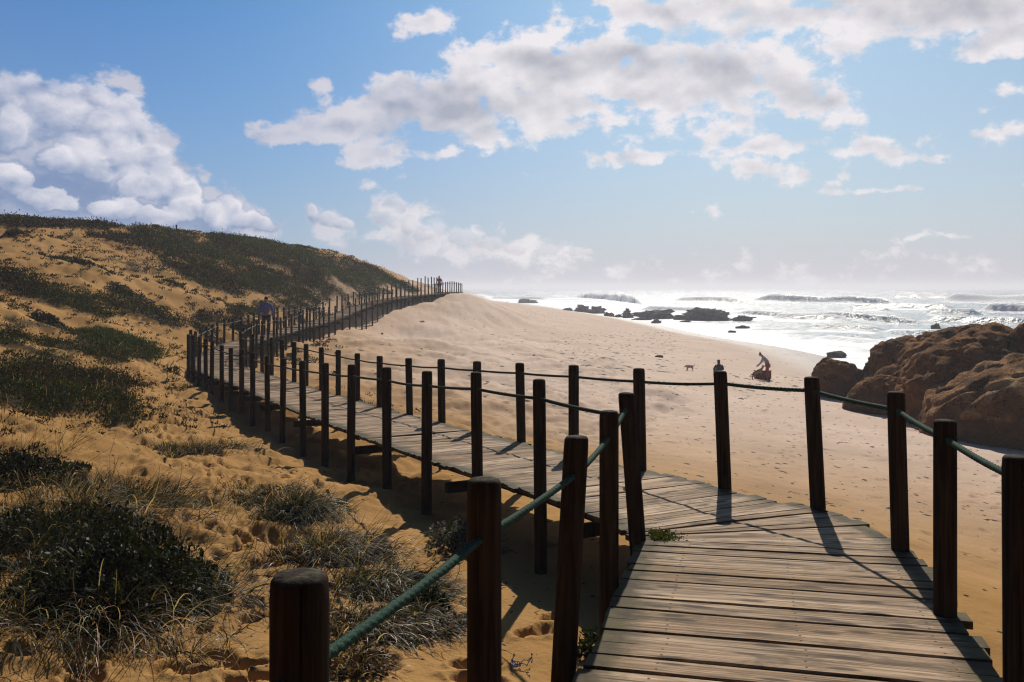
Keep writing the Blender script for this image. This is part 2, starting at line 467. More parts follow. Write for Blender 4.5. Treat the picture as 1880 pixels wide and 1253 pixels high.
# vegetated patches of the dune, given as (px, py, rx, ry, slope, cover, tone) on the surveyed dune face; tone 0 dark scrub .. 1 fresh green
PATCH = [
    (40, 411, 75, 9, .05, 1, .1), (150, 415, 90, 7, .03, 1, .15), (300, 432, 80, 12, .1, .95, .3), (450, 452, 90, 22, .12, 1, .75), (380, 470, 120, 30, .2, .8, .4),
    (560, 482, 110, 28, .2, .95, .55), (650, 498, 80, 24, .28, .9, .5), (720, 518, 50, 10, .4, .9, .4), (600, 520, 110, 26, .1, .92, .65), (500, 520, 110, 28, .12, .9, .5),
    (400, 515, 90, 28, .2, .85, .4), (660, 538, 60, 12, 0, .85, .4), (560, 556, 60, 10, 0, .6, .3), (250, 455, 70, 22, .25, .5, .2), (190, 440, 40, 12, .3, .5, .15), (320, 490, 90, 25, .25, .6, .3),
    (210, 470, 90, 30, .3, .35, .2), (80, 540, 120, 22, .2, 1, .15), (20, 515, 60, 20, .1, .9, .2), (160, 565, 50, 14, .4, .9, .1), (255, 570, 85, 15, .32, 1, .12), (310, 590, 40, 12, .4, .9, .1),
    (60, 600, 90, 14, .15, .6, .5), (90, 640, 110, 20, .1, .6, .55), (210, 632, 95, 26, .22, .85, .8), (160, 655, 100, 18, .1, .8, .5), (20, 625, 50, 22, .1, .75, .3),
    (90, 690, 130, 26, .18, .95, .1), (40, 715, 70, 30, 0, 1, .1), (110, 735, 130, 30, .06, .95, .45), (205, 745, 55, 36, .35, 1, .25), (215, 700, 55, 14, .5, .9, .1), (170, 715, 40, 10, .3, .5, .2),
    (400, 585, 55, 12, .05, .9, .15), (450, 572, 50, 9, 0, .85, .2), (360, 600, 30, 10, .2, .7, .3), (530, 560, 70, 14, .05, .75, .35), (600, 545, 70, 12, -.05, .8, .4), (300, 690, 30, 6, .2, .35, .5),
]
def cover(px, py):
    c = np.zeros(px.shape); tone = np.zeros(px.shape); wsum = np.full(px.shape, 1e-6)
    for x, y, rx, ry, sl, cv, to in PATCH:
        dx = px - x; dy = py - y - sl * dx
        r = np.sqrt((dx / rx) ** 2 + (dy / ry) ** 2)
        k = cv * (1 - sstep(.55, 1.15, r))
        c = np.maximum(c, k); tone += to * k; wsum += k
    return c, tone / wsum

def to_px(x, y, z):
    yy = np.maximum(y, .05)
    return CX + F * x / yy, HY + F * (EYE - z) / yy
# ---------------------------------------------------------------- sand ground
def polar(th, r):
    T, RR = np.meshgrid(th, r)
    return RR * np.sin(T), RR * np.cos(T)

def grid_faces(nr, nt):
    i = np.arange(nr * nt).reshape(nr, nt)
    return np.stack([i[:-1, :-1].ravel(), i[:-1, 1:].ravel(), i[1:, 1:].ravel(), i[1:, :-1].ravel()], 1)

th = np.concatenate([np.linspace(-180, -46, 40)[:-1], np.linspace(-46, -34, 40)[:-1], np.linspace(-34, 34, 820), np.linspace(34, 46, 40)[1:], np.linspace(46, 180, 40)[1:]])
th = np.radians(th)
rr = [.05, .3, .6]
while rr[-1] < 1600:
    q = rr[-1]
    rr.append(q + max(min(q * q / 1100, (.0065 if 6 < q < 58 else .014) * q), .010 if q > 1.5 else .05))
rr = np.array(rr)
GX, GY = polar(th, rr)
GZ = ground(GX, GY)
PX, PY = to_px(GX, GY, GZ)
front = (GY > 1)

# footprints and scuffs: (x, y, heading, length, depth)
prints = []
def trail(x0, y0, x1, y1, dep=.05, jit=.12, step=.62, size=.32):
    L = math.hypot(x1 - x0, y1 - y0); n = int(L / step); a = math.atan2(x1 - x0, y1 - y0)
    for i in range(n):
        t = i / max(n, 1); s = (.11 if i % 2 else -.11)
        prints.append((x0 + (x1 - x0) * t + math.cos(a) * s + random.gauss(0, jit), y0 + (y1 - y0) * t - math.sin(a) * s + random.gauss(0, jit),
                       a + random.gauss(0, .25), size * random.uniform(.85, 1.15), dep * random.uniform(.7, 1.3)))
for k in range(9):          # the trodden path beside the landward rail
    o = random.uniform(-.9, .9)
    trail(-1.4 + o * .8, 6.0, -3.0 + o, 9.5, .07); trail(-3.0 + o, 9.5, -6.2 + o, 15.5, .075); trail(-6.2 + o, 15.5, -9.6 + o, 22.5, .08); trail(-9.6 + o, 22.5, -12 + o * .6, 29.5, .08)
for k in range(90):
    prints.append((random.uniform(-3.2, .4), random.uniform(3.4, 8), random.uniform(0, 6.3), random.uniform(.22, .36), random.uniform(.05, .10)))
for k in range(60):
    prints.append((random.uniform(-5, -1.5), random.uniform(7, 13), random.uniform(0, 6.3), random.uniform(.22, .36), random.uniform(.02, .05)))
for k in range(26):         # tracks over the beach
    x = random.uniform(1, 17); y = random.uniform(16, 42); a = random.uniform(-.9, .9) + random.choice((0, math.pi / 2)); L = random.uniform(5, 16)
    trail(x, y, x + math.sin(a) * L, y + math.cos(a) * L, .06, .1, .68, .40)
for k in range(500):
    x = random.uniform(0, 20); y = random.uniform(12, 48)
    prints.append((x, y, random.uniform(0, 6.3), random.uniform(.3, .5), random.uniform(.03, .06)))
DENT = np.zeros_like(GZ); RIM = np.zeros_like(GZ)
for x, y, a, L, dep in prints:
    r0 = math.hypot(x, y); t0 = math.atan2(x, y)
    i0, i1 = np.searchsorted(rr, [r0 - L, r0 + L]); j0, j1 = np.searchsorted(th, [t0 - L / r0, t0 + L / r0])
    if i1 <= i0 or j1 <= j0: continue
    sx, sy = GX[i0:i1, j0:j1] - x, GY[i0:i1, j0:j1] - y
    u = sx * math.sin(a) + sy * math.cos(a); v = sx * math.cos(a) - sy * math.sin(a)
    q = np.sqrt((u / (L * .5)) ** 2 + (v / (L * .22)) ** 2)
    q = q * (1 + .5 * (vnoise(sx * 14 + x, sy * 14, s=5) - .5))
    DENT[i0:i1, j0:j1] = np.minimum(DENT[i0:i1, j0:j1], -dep * (1 - sstep(.25, 1.1, q)))
    RIM[i0:i1, j0:j1] = np.maximum(RIM[i0:i1, j0:j1], dep * .22 * np.exp(-((q - 1.3) / .3) ** 2))

GZ += np.where(DENT < -.004, DENT, RIM)
c_, tone_ = cover(PX, PY)
cz = fbm(GX * .8, GY * .8, s=21, o=5)
litter = np.where(front, sstep(.45, .8, c_ * .95 + (cz - .5) * 1.7), 0)
GZ += litter * .05 * fbm(GX * 4, GY * 4, s=4, o=3)
# golden dune sand landward, greyer sand on the open beach
line = np.interp(GY, [0, 8, 20, 34, 64, 90, 400], [6.5, 6, -1, -9, -16, -14, -40])
gold = 1 - sstep(-3, 12, GX - line + (fbm(GX * .15, GY * .15, s=2) - .5) * 5)
near_r = (1 - sstep(8, 36, np.hypot(GX, GY)))
gold = np.clip(np.maximum(gold, near_r), 0, 1)
wet = 1 - sstep(.15, 1.0, GZ + (fbm(GX * .08, GY * .08, s=6) - .5) * .25)
V = np.stack([GX.ravel(), GY.ravel(), GZ.ravel()], 1)
sand_me = np_mesh('sand_ground', V, grid_faces(len(rr), len(th)), True, floats=dict(gold=gold.ravel(), wet=wet.ravel(), litter=litter.ravel()))
sand_o = link('sand_ground', sand_me, M['sand'])
tag(sand_o, 'golden dune sand running down to a pale trodden beach', 'sand', kind='structure')

def spots_on_ground(n, px0, px1, py0, py1, ymin=1.5, rmax=140, fall=1.0):
    """random visible ground vertices whose survey position falls in a window"""
    m = (PX > px0) & (PX < px1) & (PY > py0) & (PY < py1) & (GY > ymin) & (np.hypot(GX, GY) < rmax)
    idx = np.flatnonzero(m.ravel())
    w = (GX.ravel()[idx] ** 2 + GY.ravel()[idx] ** 2)
    rad = np.sqrt(w)
    dr = np.maximum(np.minimum(rad * rad / 1100, np.where((rad > 6) & (rad < 58), .0065, .014) * rad), .01)
    # even cover as seen over the ground: area of the cell
    p = dr * rad / rad ** fall; p = p / p.sum()
    return rng.choice(idx, size=n, p=p)

# ---------------------------------------------------------------- sea
ts = np.radians(np.concatenate([np.linspace(-14, -3, 60)[:-1], np.linspace(-3, 33, 640), np.linspace(33, 80, 60)[1:]]))
rs = [26.0]
while rs[-1] < 13000:
    q = rs[-1]; rs.append(q + min(q * q / 8200, (.0034 if 90 < q < 560 else .0075) * q))
rs = np.array(rs)
SX, SY = polar(ts, rs)
dep = -base_ground(SX, SY)
dep = np.where(np.hypot(SX, SY) > 900, np.maximum(dep, 4), dep)
sp_x, sp_y = to_px(SX, SY, np.zeros_like(SX))
SZ = (fbm(SX * .03, SY * .05, s=31, o=2) - .5) * 1.1 * sstep(.3, 3.5, dep) * np.exp(-np.hypot(SX, SY) / 2500)
SZ += (fbm(SX * .22, SY * .34, s=33, o=2) - .5) * .30 * sstep(.1, 2, dep) * np.exp(-np.hypot(SX, SY) / 220)
foam = .50 * np.exp(-np.maximum(dep, 0) / 2.2) + .50 * sstep(.9, .0, dep)
foam += .30 * (1 - sstep(260, 900, SY)) * (1 - sstep(1330, 1560, sp_x))
foam += .06 * (1 - sstep(300, 700, SY))
foam += (fbm(SX * .02, SY * .045, s=37, o=4) - .5) * .75 + .14
foam *= (1 - .55 * sstep(450, 1500, SY))
# breakers: (px0, px1, survey y of the foot at px0 and px1, height m, front foam, back foam)
for x0, x1, p0, p1, hgt, ff, fo in [(1383, 1660, 553, 562, 2.6, -.35, .55), (1345, 1720, 579, 603, 1.25, -.25, .5), (1700, 1800, 577, 579, 1.5, -.3, .7), (1730, 1990, 556, 560, 3.3, .35, .8),
                                    (1640, 1760, 548, 549, 2.8, .5, .7), (1060, 1180, 547, 560, 2.1, -.2, .5),
                                    (1180, 1330, 571, 575, .9, -.2, .5), (1800, 2000, 573, 577, 1.4, .4, .6), (1500, 1700, 624, 640, .5, .1, .4), (1560, 1640, 574, 575, .9, .2, .5), (900, 1010, 549, 551, 1.0, .2, .5),
   (1420, 1560, 588, 592, .8, -.2, .5), (1560, 1760, 566, 570, 1.0, -.25, .55), (1700, 1900, 590, 594, .8, -.2, .55), (1480, 1620, 606, 612, .6, -.1, .5), (1620, 1800, 610, 616, .6, -.2, .5), (1240, 1380, 553, 556, 1.6, -.2, .5)]:
    t = np.clip((sp_x - x0) / (x1 - x0), -.4, 1.4)
    wob = (fbm(SX * .022, SX * 0, s=int(x0), o=2) - .5)
    foot = HY + F * EYE / ((F * EYE / (p0 - HY)) * (1 - t) + (F * EYE / (p1 - HY)) * t + wob * 26) - 0
    yc = EYE * F / (foot - HY)
    wd = max(3.0, hgt * 2.6)
    d = (SY - yc - wd)
    env = sstep(-.06, .12, t) * (1 - sstep(.80, 1.05, t)) * (.35 + 1.2 * fbm(SX * .03, SX * 0, s=int(x1), o=2))
    prof = np.where(d < 0, np.exp(-(d / (wd * .42)) ** 2), np.exp(-(d / (wd * 1.5)) ** 2))
    rag = 1 + .5 * (fbm(SX * .06, SY * .06, s=int(x0) + 5, o=2) - .5)
    SZ += 1.25 * hgt * env * prof * rag
    frontm = np.exp(-((d + wd * .45) / (wd * .45)) ** 2) * env
    topm = np.exp(-((d - wd * .1) / (wd * .35)) ** 2) * env
    trail_ = np.exp(-((d + wd * 2.2) / (wd * 1.3)) ** 2) * env
    foam += ff * frontm + fo * topm + .4 * trail_
foam = np.clip(foam, 0, 1)
SZ = np.where(dep < .25, np.minimum(SZ, .03), SZ)
V = np.stack([SX.ravel(), SY.ravel(), SZ.ravel()], 1)
sea_me = np_mesh('sea', V, grid_faces(len(rs), len(ts)), True, floats=dict(foam=foam.ravel()))
sea_o = link('sea', sea_me, M['sea'])
tag(sea_o, 'rough glittering sea with breaking white surf', 'sea', kind='structure')
# ---------------------------------------------------------------- boardwalk
walk = tag(empty('boardwalk', (.9, 0, EYE - 1.65)), 'weathered grey plank boardwalk curving left over the sand and climbing to the far crest', 'boardwalk')
W0 = Vector(walk.location)

def plank_rows():
    rows = []
    for (l0, r0, _), (l1, r1, n) in zip(PAIRS[:-1], PAIRS[1:]):
        for i in range(n):
            a, b = i / n, (i + 1) / n
            f = lambda p, q, t: (p[0] + (q[0] - p[0]) * t, p[1] + (q[1] - p[1]) * t)
            rows.append((f(l0, l1, a), f(r0, r1, a), f(l0, l1, b), f(r0, r1, b)))
    s = np.concatenate([[0], np.cumsum(np.linalg.norm(np.diff(CL, axis=0), axis=1))])
    n = int(s[-1] / .143)
    q = np.linspace(0, s[-1], n + 1)
    ex = lambda E: np.stack([np.interp(q, s, E[:, 0]), np.interp(q, s, E[:, 1])], 1)
    L, Rr = ex(EDGE_L), ex(EDGE_R)
    for i in range(n): rows.append((tuple(L[i]), tuple(Rr[i]), tuple(L[i + 1]), tuple(Rr[i + 1])))
    return rows

V, Q, wood, edge, rnd, seed = [], [], [], [], [], []
TH = .036
for k, (l0, r0, l1, r1) in enumerate(plank_rows()):
    l0, r0, l1, r1 = (np.array(p, float) for p in (l0, r0, l1, r1))
    ym = (l0[1] + r0[1] + l1[1] + r1[1]) / 4
    near = ym < 26
    along = (r0 + r1 - l0 - l1); along /= np.linalg.norm(along)
    acr = np.array([-along[1], along[0]])
    dl, dr_ = random.gauss(.0, .016), random.gauss(.0, .02)
    if random.random() < .06: dr_ += .03
    gap = random.uniform(.002, .005)
    pl = [l0 - along * dl + acr * gap * .6, r0 + along * dr_ + acr * gap, r1 + along * dr_ - acr * gap, l1 - along * dl - acr * gap * .6]
    ns = 12 if near else 5
    b0 = len(V); sd = (random.random(), random.random(), random.random()); rd = random.random()
    warp_ = random.gauss(0, .004); tilt = random.gauss(0, .0022); lift = random.gauss(0, .0025)
    wid = np.linalg.norm(pl[3] - pl[0])
    ring = []
    for j in range(ns + 1):
        t = j / ns
        A = pl[0] + (pl[1] - pl[0]) * t; B = pl[3] + (pl[2] - pl[3]) * t
        w_ = np.linalg.norm(B - A); ch = min(.0035, w_ * .12); u = (B - A) / max(w_, 1e-6)
        if near:      # slightly chewed edges
            A = A + u * (abs(random.gauss(0, .0016)) if random.random() < .9 else .006); B = B - u * (abs(random.gauss(0, .0016)) if random.random() < .9 else .005)
        zt = EYE - deck_h(ym) + lift + warp_ * math.sin(t * 3.1) * 1.2
        prof = [(A, zt - TH, 0), (A, zt - ch - tilt, 0), (A + u * ch, zt - tilt, ch), (B - u * ch, zt + tilt, w_ - ch), (B, zt - ch + tilt, w_), (B, zt - TH, w_)]
        dist = min(t, 1 - t)
        e = math.exp(-dist / .13) if t < .5 else math.exp(-dist / .12)
        for P, z, v in prof:
            V.append((P[0] - W0.x, P[1] - W0.y, z - W0.z)); wood.append((t * np.linalg.norm(pl[1] - pl[0]), v, 0)); edge.append(e); rnd.append(rd); seed.append(sd)
    for j in range(ns):
        o = b0 + j * 6
        for a in range(6):
            a2 = (a + 1) % 6
            Q.append((o + a, o + a2, o + 6 + a2, o + 6 + a))
    for o, rev in ((b0, 1), (b0 + ns * 6, 0)):
        f1, f2 = (o, o + 1, o + 4, o + 5), (o + 1, o + 2, o + 3, o + 4)
        for f in (f1, f2): Q.append(tuple(reversed(f)) if rev else f)
deck_me = np_mesh('deck', np.array(V), np.array(Q), False, floats=dict(edge=edge, rnd=rnd), vecs=dict(wood=wood, seed=seed))
deck_o = link('deck', deck_me, M['deck'], walk)

def sweep_box(pts, w, h, name):
    """box beam along a list of (x,y,z of the top centre)"""
    pts = [Vector(p) for p in pts]
    V, Q = [], []
    for i, p in enumerate(pts):
        d = (pts[min(i + 1, len(pts) - 1)] - pts[max(i - 1, 0)]); n = Vector((d.y, -d.x, 0)).normalized() * w / 2
        for a, b in ((-1, 0), (1, 0), (1, -h), (-1, -h)):
            q = p + n * a; V.append((q.x - W0.x, q.y - W0.y, q.z + b - W0.z))
        if i:
            o = 4 * (i - 1)
            for a in range(4): Q.append((o + a, o + 4 + a, o + 4 + (a + 1) % 4, o + (a + 1) % 4))
    n = len(V); Q += [(0, 1, 2, 3), (n - 1, n - 2, n - 3, n - 4)]
    return link(name, np_mesh(name, np.array(V), np.array(Q), False), M['beam'], walk)

ins = lambda l, r, t: (l[0] + (r[0] - l[0]) * t, l[1] + (r[1] - l[1]) * t)
rowsL = [ins(p[0], p[1], .15) for p in PAIRS[:4]] + [ins(PAIRS[6][0], PAIRS[6][1], .16)] + [tuple(p) for p in (EDGE_L * .83 + EDGE_R * .17)[::5]]
rowsR = [ins(p[0], p[1], .85) for p in PAIRS[:-1]] + [tuple(p) for p in (EDGE_L * .17 + EDGE_R * .83)[::5]]
rowsM = [ins(p[0], p[1], .5) for p in PAIRS[:-1]] + [tuple(p) for p in CL[::5]]
for rows in (rowsL, rowsR, rowsM):
    sweep_box([(x, y, EYE - deck_h(y) - TH - .004) for x, y in rows], .055, .11, 'stringer')
for i in range(2, 320, 9):
    l, r = EDGE_L[i], EDGE_R[i]; a = (r - l) * .04
    z = EYE - deck_h(CL[i][1]) - TH - .12
    sweep_box([(l[0] - a[0], l[1] - a[1], z), (r[0] + a[0], r[1] + a[1], z)], .07, .10, 'cross_beam')
for l, r in ((( -.25, 1.8), (1.5, 1.4)), ((.2, 3.6), (2.02, 3.2)), ((.7, 5.3), (2.45, 4.95))):
    z = EYE - 1.65 - TH - .12
    sweep_box([(*l, z), (*r, z)], .07, .10, 'cross_beam')
# tuft of moss at the inner corner
def moss(x, y, z, r, n, name):
    P = np.stack([x + rng.normal(0, r, n), y + rng.normal(0, r * .6, n), np.full(n, z)], 1)
    return P

# ---------------------------------------------------------------- posts
ORD = ('first second third fourth fifth sixth seventh eighth ninth tenth eleventh twelfth thirteenth fourteenth fifteenth sixteenth seventeenth eighteenth nineteenth twentieth').split()
TENS = {2: 'twenty', 3: 'thirty', 4: 'forty', 5: 'fifty', 6: 'sixty', 7: 'seventy'}
def ordinal(n):
    if n <= 20: return ORD[n - 1]
    if n % 10 == 0: return TENS[n // 10][:-1] + 'ieth'
    return TENS[n // 10] + '-' + ORD[n % 10 - 1]

def post(x, y, ztop, r=.056, lean=(0, 0), label='', group='posts of the rope railings', zb=None):
    """lean = shift of the foot per metre below the top"""
    g = gz(x, y) - .35 if zb is None else zb
    Hh = ztop - g
    near = y < 14
    n = 20 if near else 10
    rings = [(1, -Hh), (1.0, -Hh * .5), (1.0, -.05), (.97, -.012), (.86, -.001), (.45, .004)] if near else [(1, -Hh), (1, -.015), (.8, 0)]
    V, Q = [], []
    ph = random.random() * 6; el = random.uniform(.95, 1.05)
    for k, (f, dz) in enumerate(rings):
        for a in range(n):
            t = 2 * math.pi * a / n + ph
            rad = r * f * (1 + .02 * math.sin(3 * t + ph) + (random.gauss(0, .006) if near else 0))
            V.append((rad * math.cos(t) * el - lean[0] * dz, rad * math.sin(t) - lean[1] * dz, dz + Hh))
        if k:
            o = (k - 1) * n
            for a in range(n): Q.append((o + a, o + (a + 1) % n, o + n + (a + 1) % n, o + n + a))
    V.append((0, 0, Hh + (.003 if near else 0)))
    o = (len(rings) - 1) * n
    tri = np.array([(o + a, o + (a + 1) % n, len(V) - 1) for a in range(n)])
    V = np.array(V); V[:, 0] += lean[0] * Hh * 0
    me = np_mesh('wooden_post', V, [np.array(Q), tri], True)
    ob = link('wooden_post', me, M['post'])
    ob.location = (x, y, g)
    tag(ob, label, 'post', group)
    return ob

rails = {'land': [], 'sea': []}
# landward rail, near corner: px, survey y, py of the top, radius, lean, label
for px, y, py, r, ln, lb in [
    (549, 1.85, 1056, .061, (0, 0), 'thick black post cut off by the bottom edge, nearest to the camera'),
    (889, 3.05, 880, .060, (0, 0), 'tall dark post with a flat top, second along the slanting green rope'),
    (1059, 4.0, 802, .058, (-.055, 0), 'dark post leaning left, third along the slanting green rope'),
    (1118, 4.95, 755, .056, (.0, 0), 'brown post just left of the leaning split corner post'),
    (1150, 5.72, 722, .055, (.075, 0), 'leaning split corner post where the green rope ends at the mossy deck corner')]:
    p = at(px, py, y)
    post(p.x, y, p.z, r, ln, lb, 'posts of the landward rope railing')
    rails['land'].append((p.x, y, p.z))
LAND_N = 5
seq = [(990, 7.08, 697), (874, 8.18, 684), (784, 9.33, 682), (710, 10.55, 675), (646, 11.9, 670), (597, 13.1, 667), (555, 14.4, 663), (521, 15.75, 658), (490, 17.1, 654),
       (464, 18.5, 647), (444, 19.6, 641), (424, 20.7, 639), (407, 21.7, 634), (390, 22.8, 626), (377, 23.7, 622), (366, 24.6, 618), (355, 25.5, 616), (346.5, 26.5, 615)]
for i, (px, y, py) in enumerate(seq):
    p = at(px, py, y)
    ln = (random.gauss(0, .012), random.gauss(0, .01)) if i else (.01, 0)
    post(p.x, y, p.z, .055, ln, f'dark post on the landward rail, {ordinal(i + 1)} to the left of the leaning corner post', 'posts of the landward rope railing')
    rails['land'].append((p.x, y, p.z))

def on_rail(rail, px, ymin):
    q = CX + F * rail[:, 0] / rail[:, 1]
    ok = np.flatnonzero(rail[:, 1] > ymin)
    for a, b in zip(ok[:-1], ok[1:]):
        if (q[a] - px) * (q[b] - px) <= 0 and q[a] != q[b]:
            t = (px - q[a]) / (q[b] - q[a]); return rail[a] + (rail[b] - rail[a]) * t
    return None
# beyond the bend, landward side
seqL = [(348, None), (352, None), (359, 609), (368, 605), (379, 600), (390, 596), (399, 592), (412, 586), (428, 585), (443, 581), (456, 578), (466, 575), (475, 572), (484, 570), (493, 568), (503, 567), (509.5, 565.4), (521, 565), (531, 565), (540.6, 563), (552, 559), (564, 558),
        (580, 558), (593, 554), (605, 548), (619, 543), (628, 542), (639, 540), (649, 536), (660, 535), (669, 534), (678, 533), (688, 531), (696, 529), (704, 528), (711, 524.5), (719, 523), (727, 521), (735, 519), (743, 517), (750.5, 515), (758, 514.5), (767, 510.5), (773, 511), (780.5, 507.6), (786, 510), (792, 508.5), (797, 510), (802, 509.5), (807, 512)]
far = [r for r in RAIL_L if r[1] > 26.9]
far = np.array(far)
last = None
for i, (px, py) in enumerate(seqL):
    if i < 3: q = np.array([(-10.36, 27.9), (-10.8, 29.3), (-11.08, 30.5)][i])
    else: q = on_rail(far, px, 31.2)
    if q is None: continue
    top = EYE - deck_h(q[1]) + .95 + random.gauss(0, .025)
    if py: top = at(px, py, q[1]).z
    base = EYE - deck_h(q[1])
    top = min(max(top, base + .85), base + 1.75)
    post(q[0], q[1], top, .053, (random.gauss(0, .012), 0), f'thin dark post on the landward rail, {ordinal(i + 1)} beyond the far bend', 'posts of the landward rope railing')
    rails['land'].append((q[0], q[1], min(top, base + 1.05)))
# seaward rail
sea_names = ['black post cut off by the right edge, with a green rope end', 'dark post right of the deck, green rope on both sides, nearest but one', 'dark post right of the deck where the green rope starts to drop',
             'dark post casting the slanting shadow across the deck, right of the seated person', 'dark post in front of the seated person, its shadow falling straight on the deck']
seqR = [(1869, 3.45, 838, 0), (1735, 4.4, 772, 0), (1645, 5.5, 720, .028), (1490, 6.6, 693, .045), (1322, 7.35, 682, .04), (1173, 8.35, 677, .02), (1053, 9.55, 671, 0), (954, 10.8, 667, .02), (876, 12.0, 664, 0),
        (810, 13.2, 660, .01), (750, 14.45, 658, .02), (697, 15.65, 654, 0), (656, 16.85, 649, 0), (621, 18.05, 643, 0), (590, 19.3, 638, .01), (562, 20.45, 632, 0), (540, 21.5, 628, 0), (518, 22.6, 624, 0), (499, 23.8, 620, 0), (481, 25.1, 617, 0), (464, 26.5, 614, 0)]
for i, (px, y, py, ln) in enumerate(seqR):
    p = at(px, py, y)
    lb = sea_names[i] if i < 5 else f'dark post on the seaward rail, {ordinal(i - 4)} left of the one before the seated person'
    post(p.x, y, p.z, .056, (ln, random.gauss(0, .008)), lb, 'posts of the seaward rope railing')
    rails['sea'].append((p.x, y, p.z))
seqS = [(449, 28, 616), (447, 29.6, None), (452, 31.1, 607), (458, 32.4, 604), (464, 33.7, 601), (471, 35, 598), (479, 36.2, 595), (488, 37.4, 592), (498, 38.4, 589), (506, 39, 586)]
for px in [(515, 583), (524.5, 580.6), (535, 577), (549, 572), (556, 569), (563, 568.5), (569, 568), (576, 566.6), (586, 564), (594.5, 564), (604, 564), (615.5, 562), (629, 561), (642, 555), (652.5, 548), (663.5, 545.5), (673, 542), (683, 540), (693, 537),
           (703, 534), (712, 533), (720, 531), (728.5, 529), (736, 528), (743.5, 526.5), (750.5, 526), (758, 525.5), (766, 525), (773, 524), (780, 523.5), (787, 522.5), (793, 522), (799, 521), (804.5, 520.5), (809, 520), (813.5, 519), (818, 518), (822, 517.5), (826, 517), (830, 517), (834, 517.5), (838, 518.5), (842, 519), (845, 520), (848, 521)]: seqS.append((px[0], None, px[1]))
farR = np.array([r for r in RAIL_R if r[1] > 27])
for i, (px, y, py) in enumerate(seqS):
    if y is not None and y < 39.5:
        j = np.argmin(abs(farR[:, 1] - y)); q = farR[j]
    else: q = on_rail(farR, px, 38)
    if q is None: continue
    base = EYE - deck_h(q[1])
    top = base + .95 + random.gauss(0, .02)
    if py and y is None: top = min(max(at(px, py, q[1]).z, base + .8), base + 1.2)
    post(q[0], q[1], top, .053, (random.gauss(0, .012), 0), f'thin dark post on the seaward rail, {ordinal(i + 1)} beyond the inner bend', 'posts of the seaward rope railing')
    rails['sea'].append((q[0], q[1], top))

# ---------------------------------------------------------------- ropes
def rope(name, nodes, drops, r, mat, label, sag=.025, twist=True):
    """nodes: post tops; the rope is threaded through each post drops[i] below its top"""
    path = []
    P = [Vector((x, y, z - d)) for (x, y, z), d in zip(nodes, drops)]
    for a, b in zip(P[:-1], P[1:]):
        L = (b - a).length; n = max(6, int(L / (.011 if twist else .12)))
        sg = sag * random.uniform(.6, 1.6) * L
        for k in range(n): 
            t = k / n; path.append(a.lerp(b, t) - Vector((0, 0, sg * 4 * t * (1 - t))))
    path.append(P[-1])
    nv = 15 if twist else 6
    V, Q = [], []; s = 0
    for i, p in enumerate(path):
        d = (path[min(i + 1, len(path) - 1)] - path[max(i - 1, 0)]).normalized()
        if i: s += (p - path[i - 1]).length
        u = d.cross(Vector((0, 0, 1))).normalized(); v = u.cross(d)
        for a in range(nv):
            t = 2 * math.pi * a / nv
            rad = r
            if twist: rad = r * (.60 + .56 * abs(math.cos(1.5 * (t + s / .105 * 2 * math.pi / 1.0))))
            q = p + (u * math.cos(t) + v * math.sin(t)) * rad; V.append(q[:])
        if i:
            o = (i - 1) * nv
            for a in range(nv): Q.append((o + a, o + nv + a, o + nv + (a + 1) % nv, o + (a + 1) % nv))
    ob = link(name, np_mesh(name, np.array(V), np.array(Q), True), M[mat])
    tag(ob, label, 'rope', 'rope handrails of the boardwalk')
    return ob
ld = rails['land']; sd_ = rails['sea']
first = (ld[0][0] - .42, .7, ld[0][2] + .02)
rope('rope', [first] + ld[:5], [.21, .21, .20, .17, .15, .10], .0138, 'rope', 'twisted green rope slanting up from the nearest post to the leaning corner post', .008)
rope('rope', [(2.02, 2.2, sd_[0][2])] + sd_[:5], [.09, .09, .09, .11, .10, .10], .0145, 'rope', 'green rope on the right threaded through the posts around the deck corner', .008)
rope('rope', sd_[4:21], [.105] + [.125] * 16, .0145, 'backlit_rope', 'backlit dark rope along the seaward posts from the seated person to the inner bend', .007, False)
rope('rope', [ld[4]] + ld[5:23], [.155] * 19, .0145, 'backlit_rope', 'backlit dark rope along the landward posts from the leaning corner post to the far bend', .008, False)
rope('rope', ld[22:], [.16] * len(ld[22:]), .017, 'pale_rope', 'thin pale rope on the landward posts beyond the far bend', .02, False)
rope('rope', sd_[20:], [.16] * len(sd_[20:]), .017, 'pale_rope', 'thin pale rope on the seaward posts beyond the inner bend', .02, False)
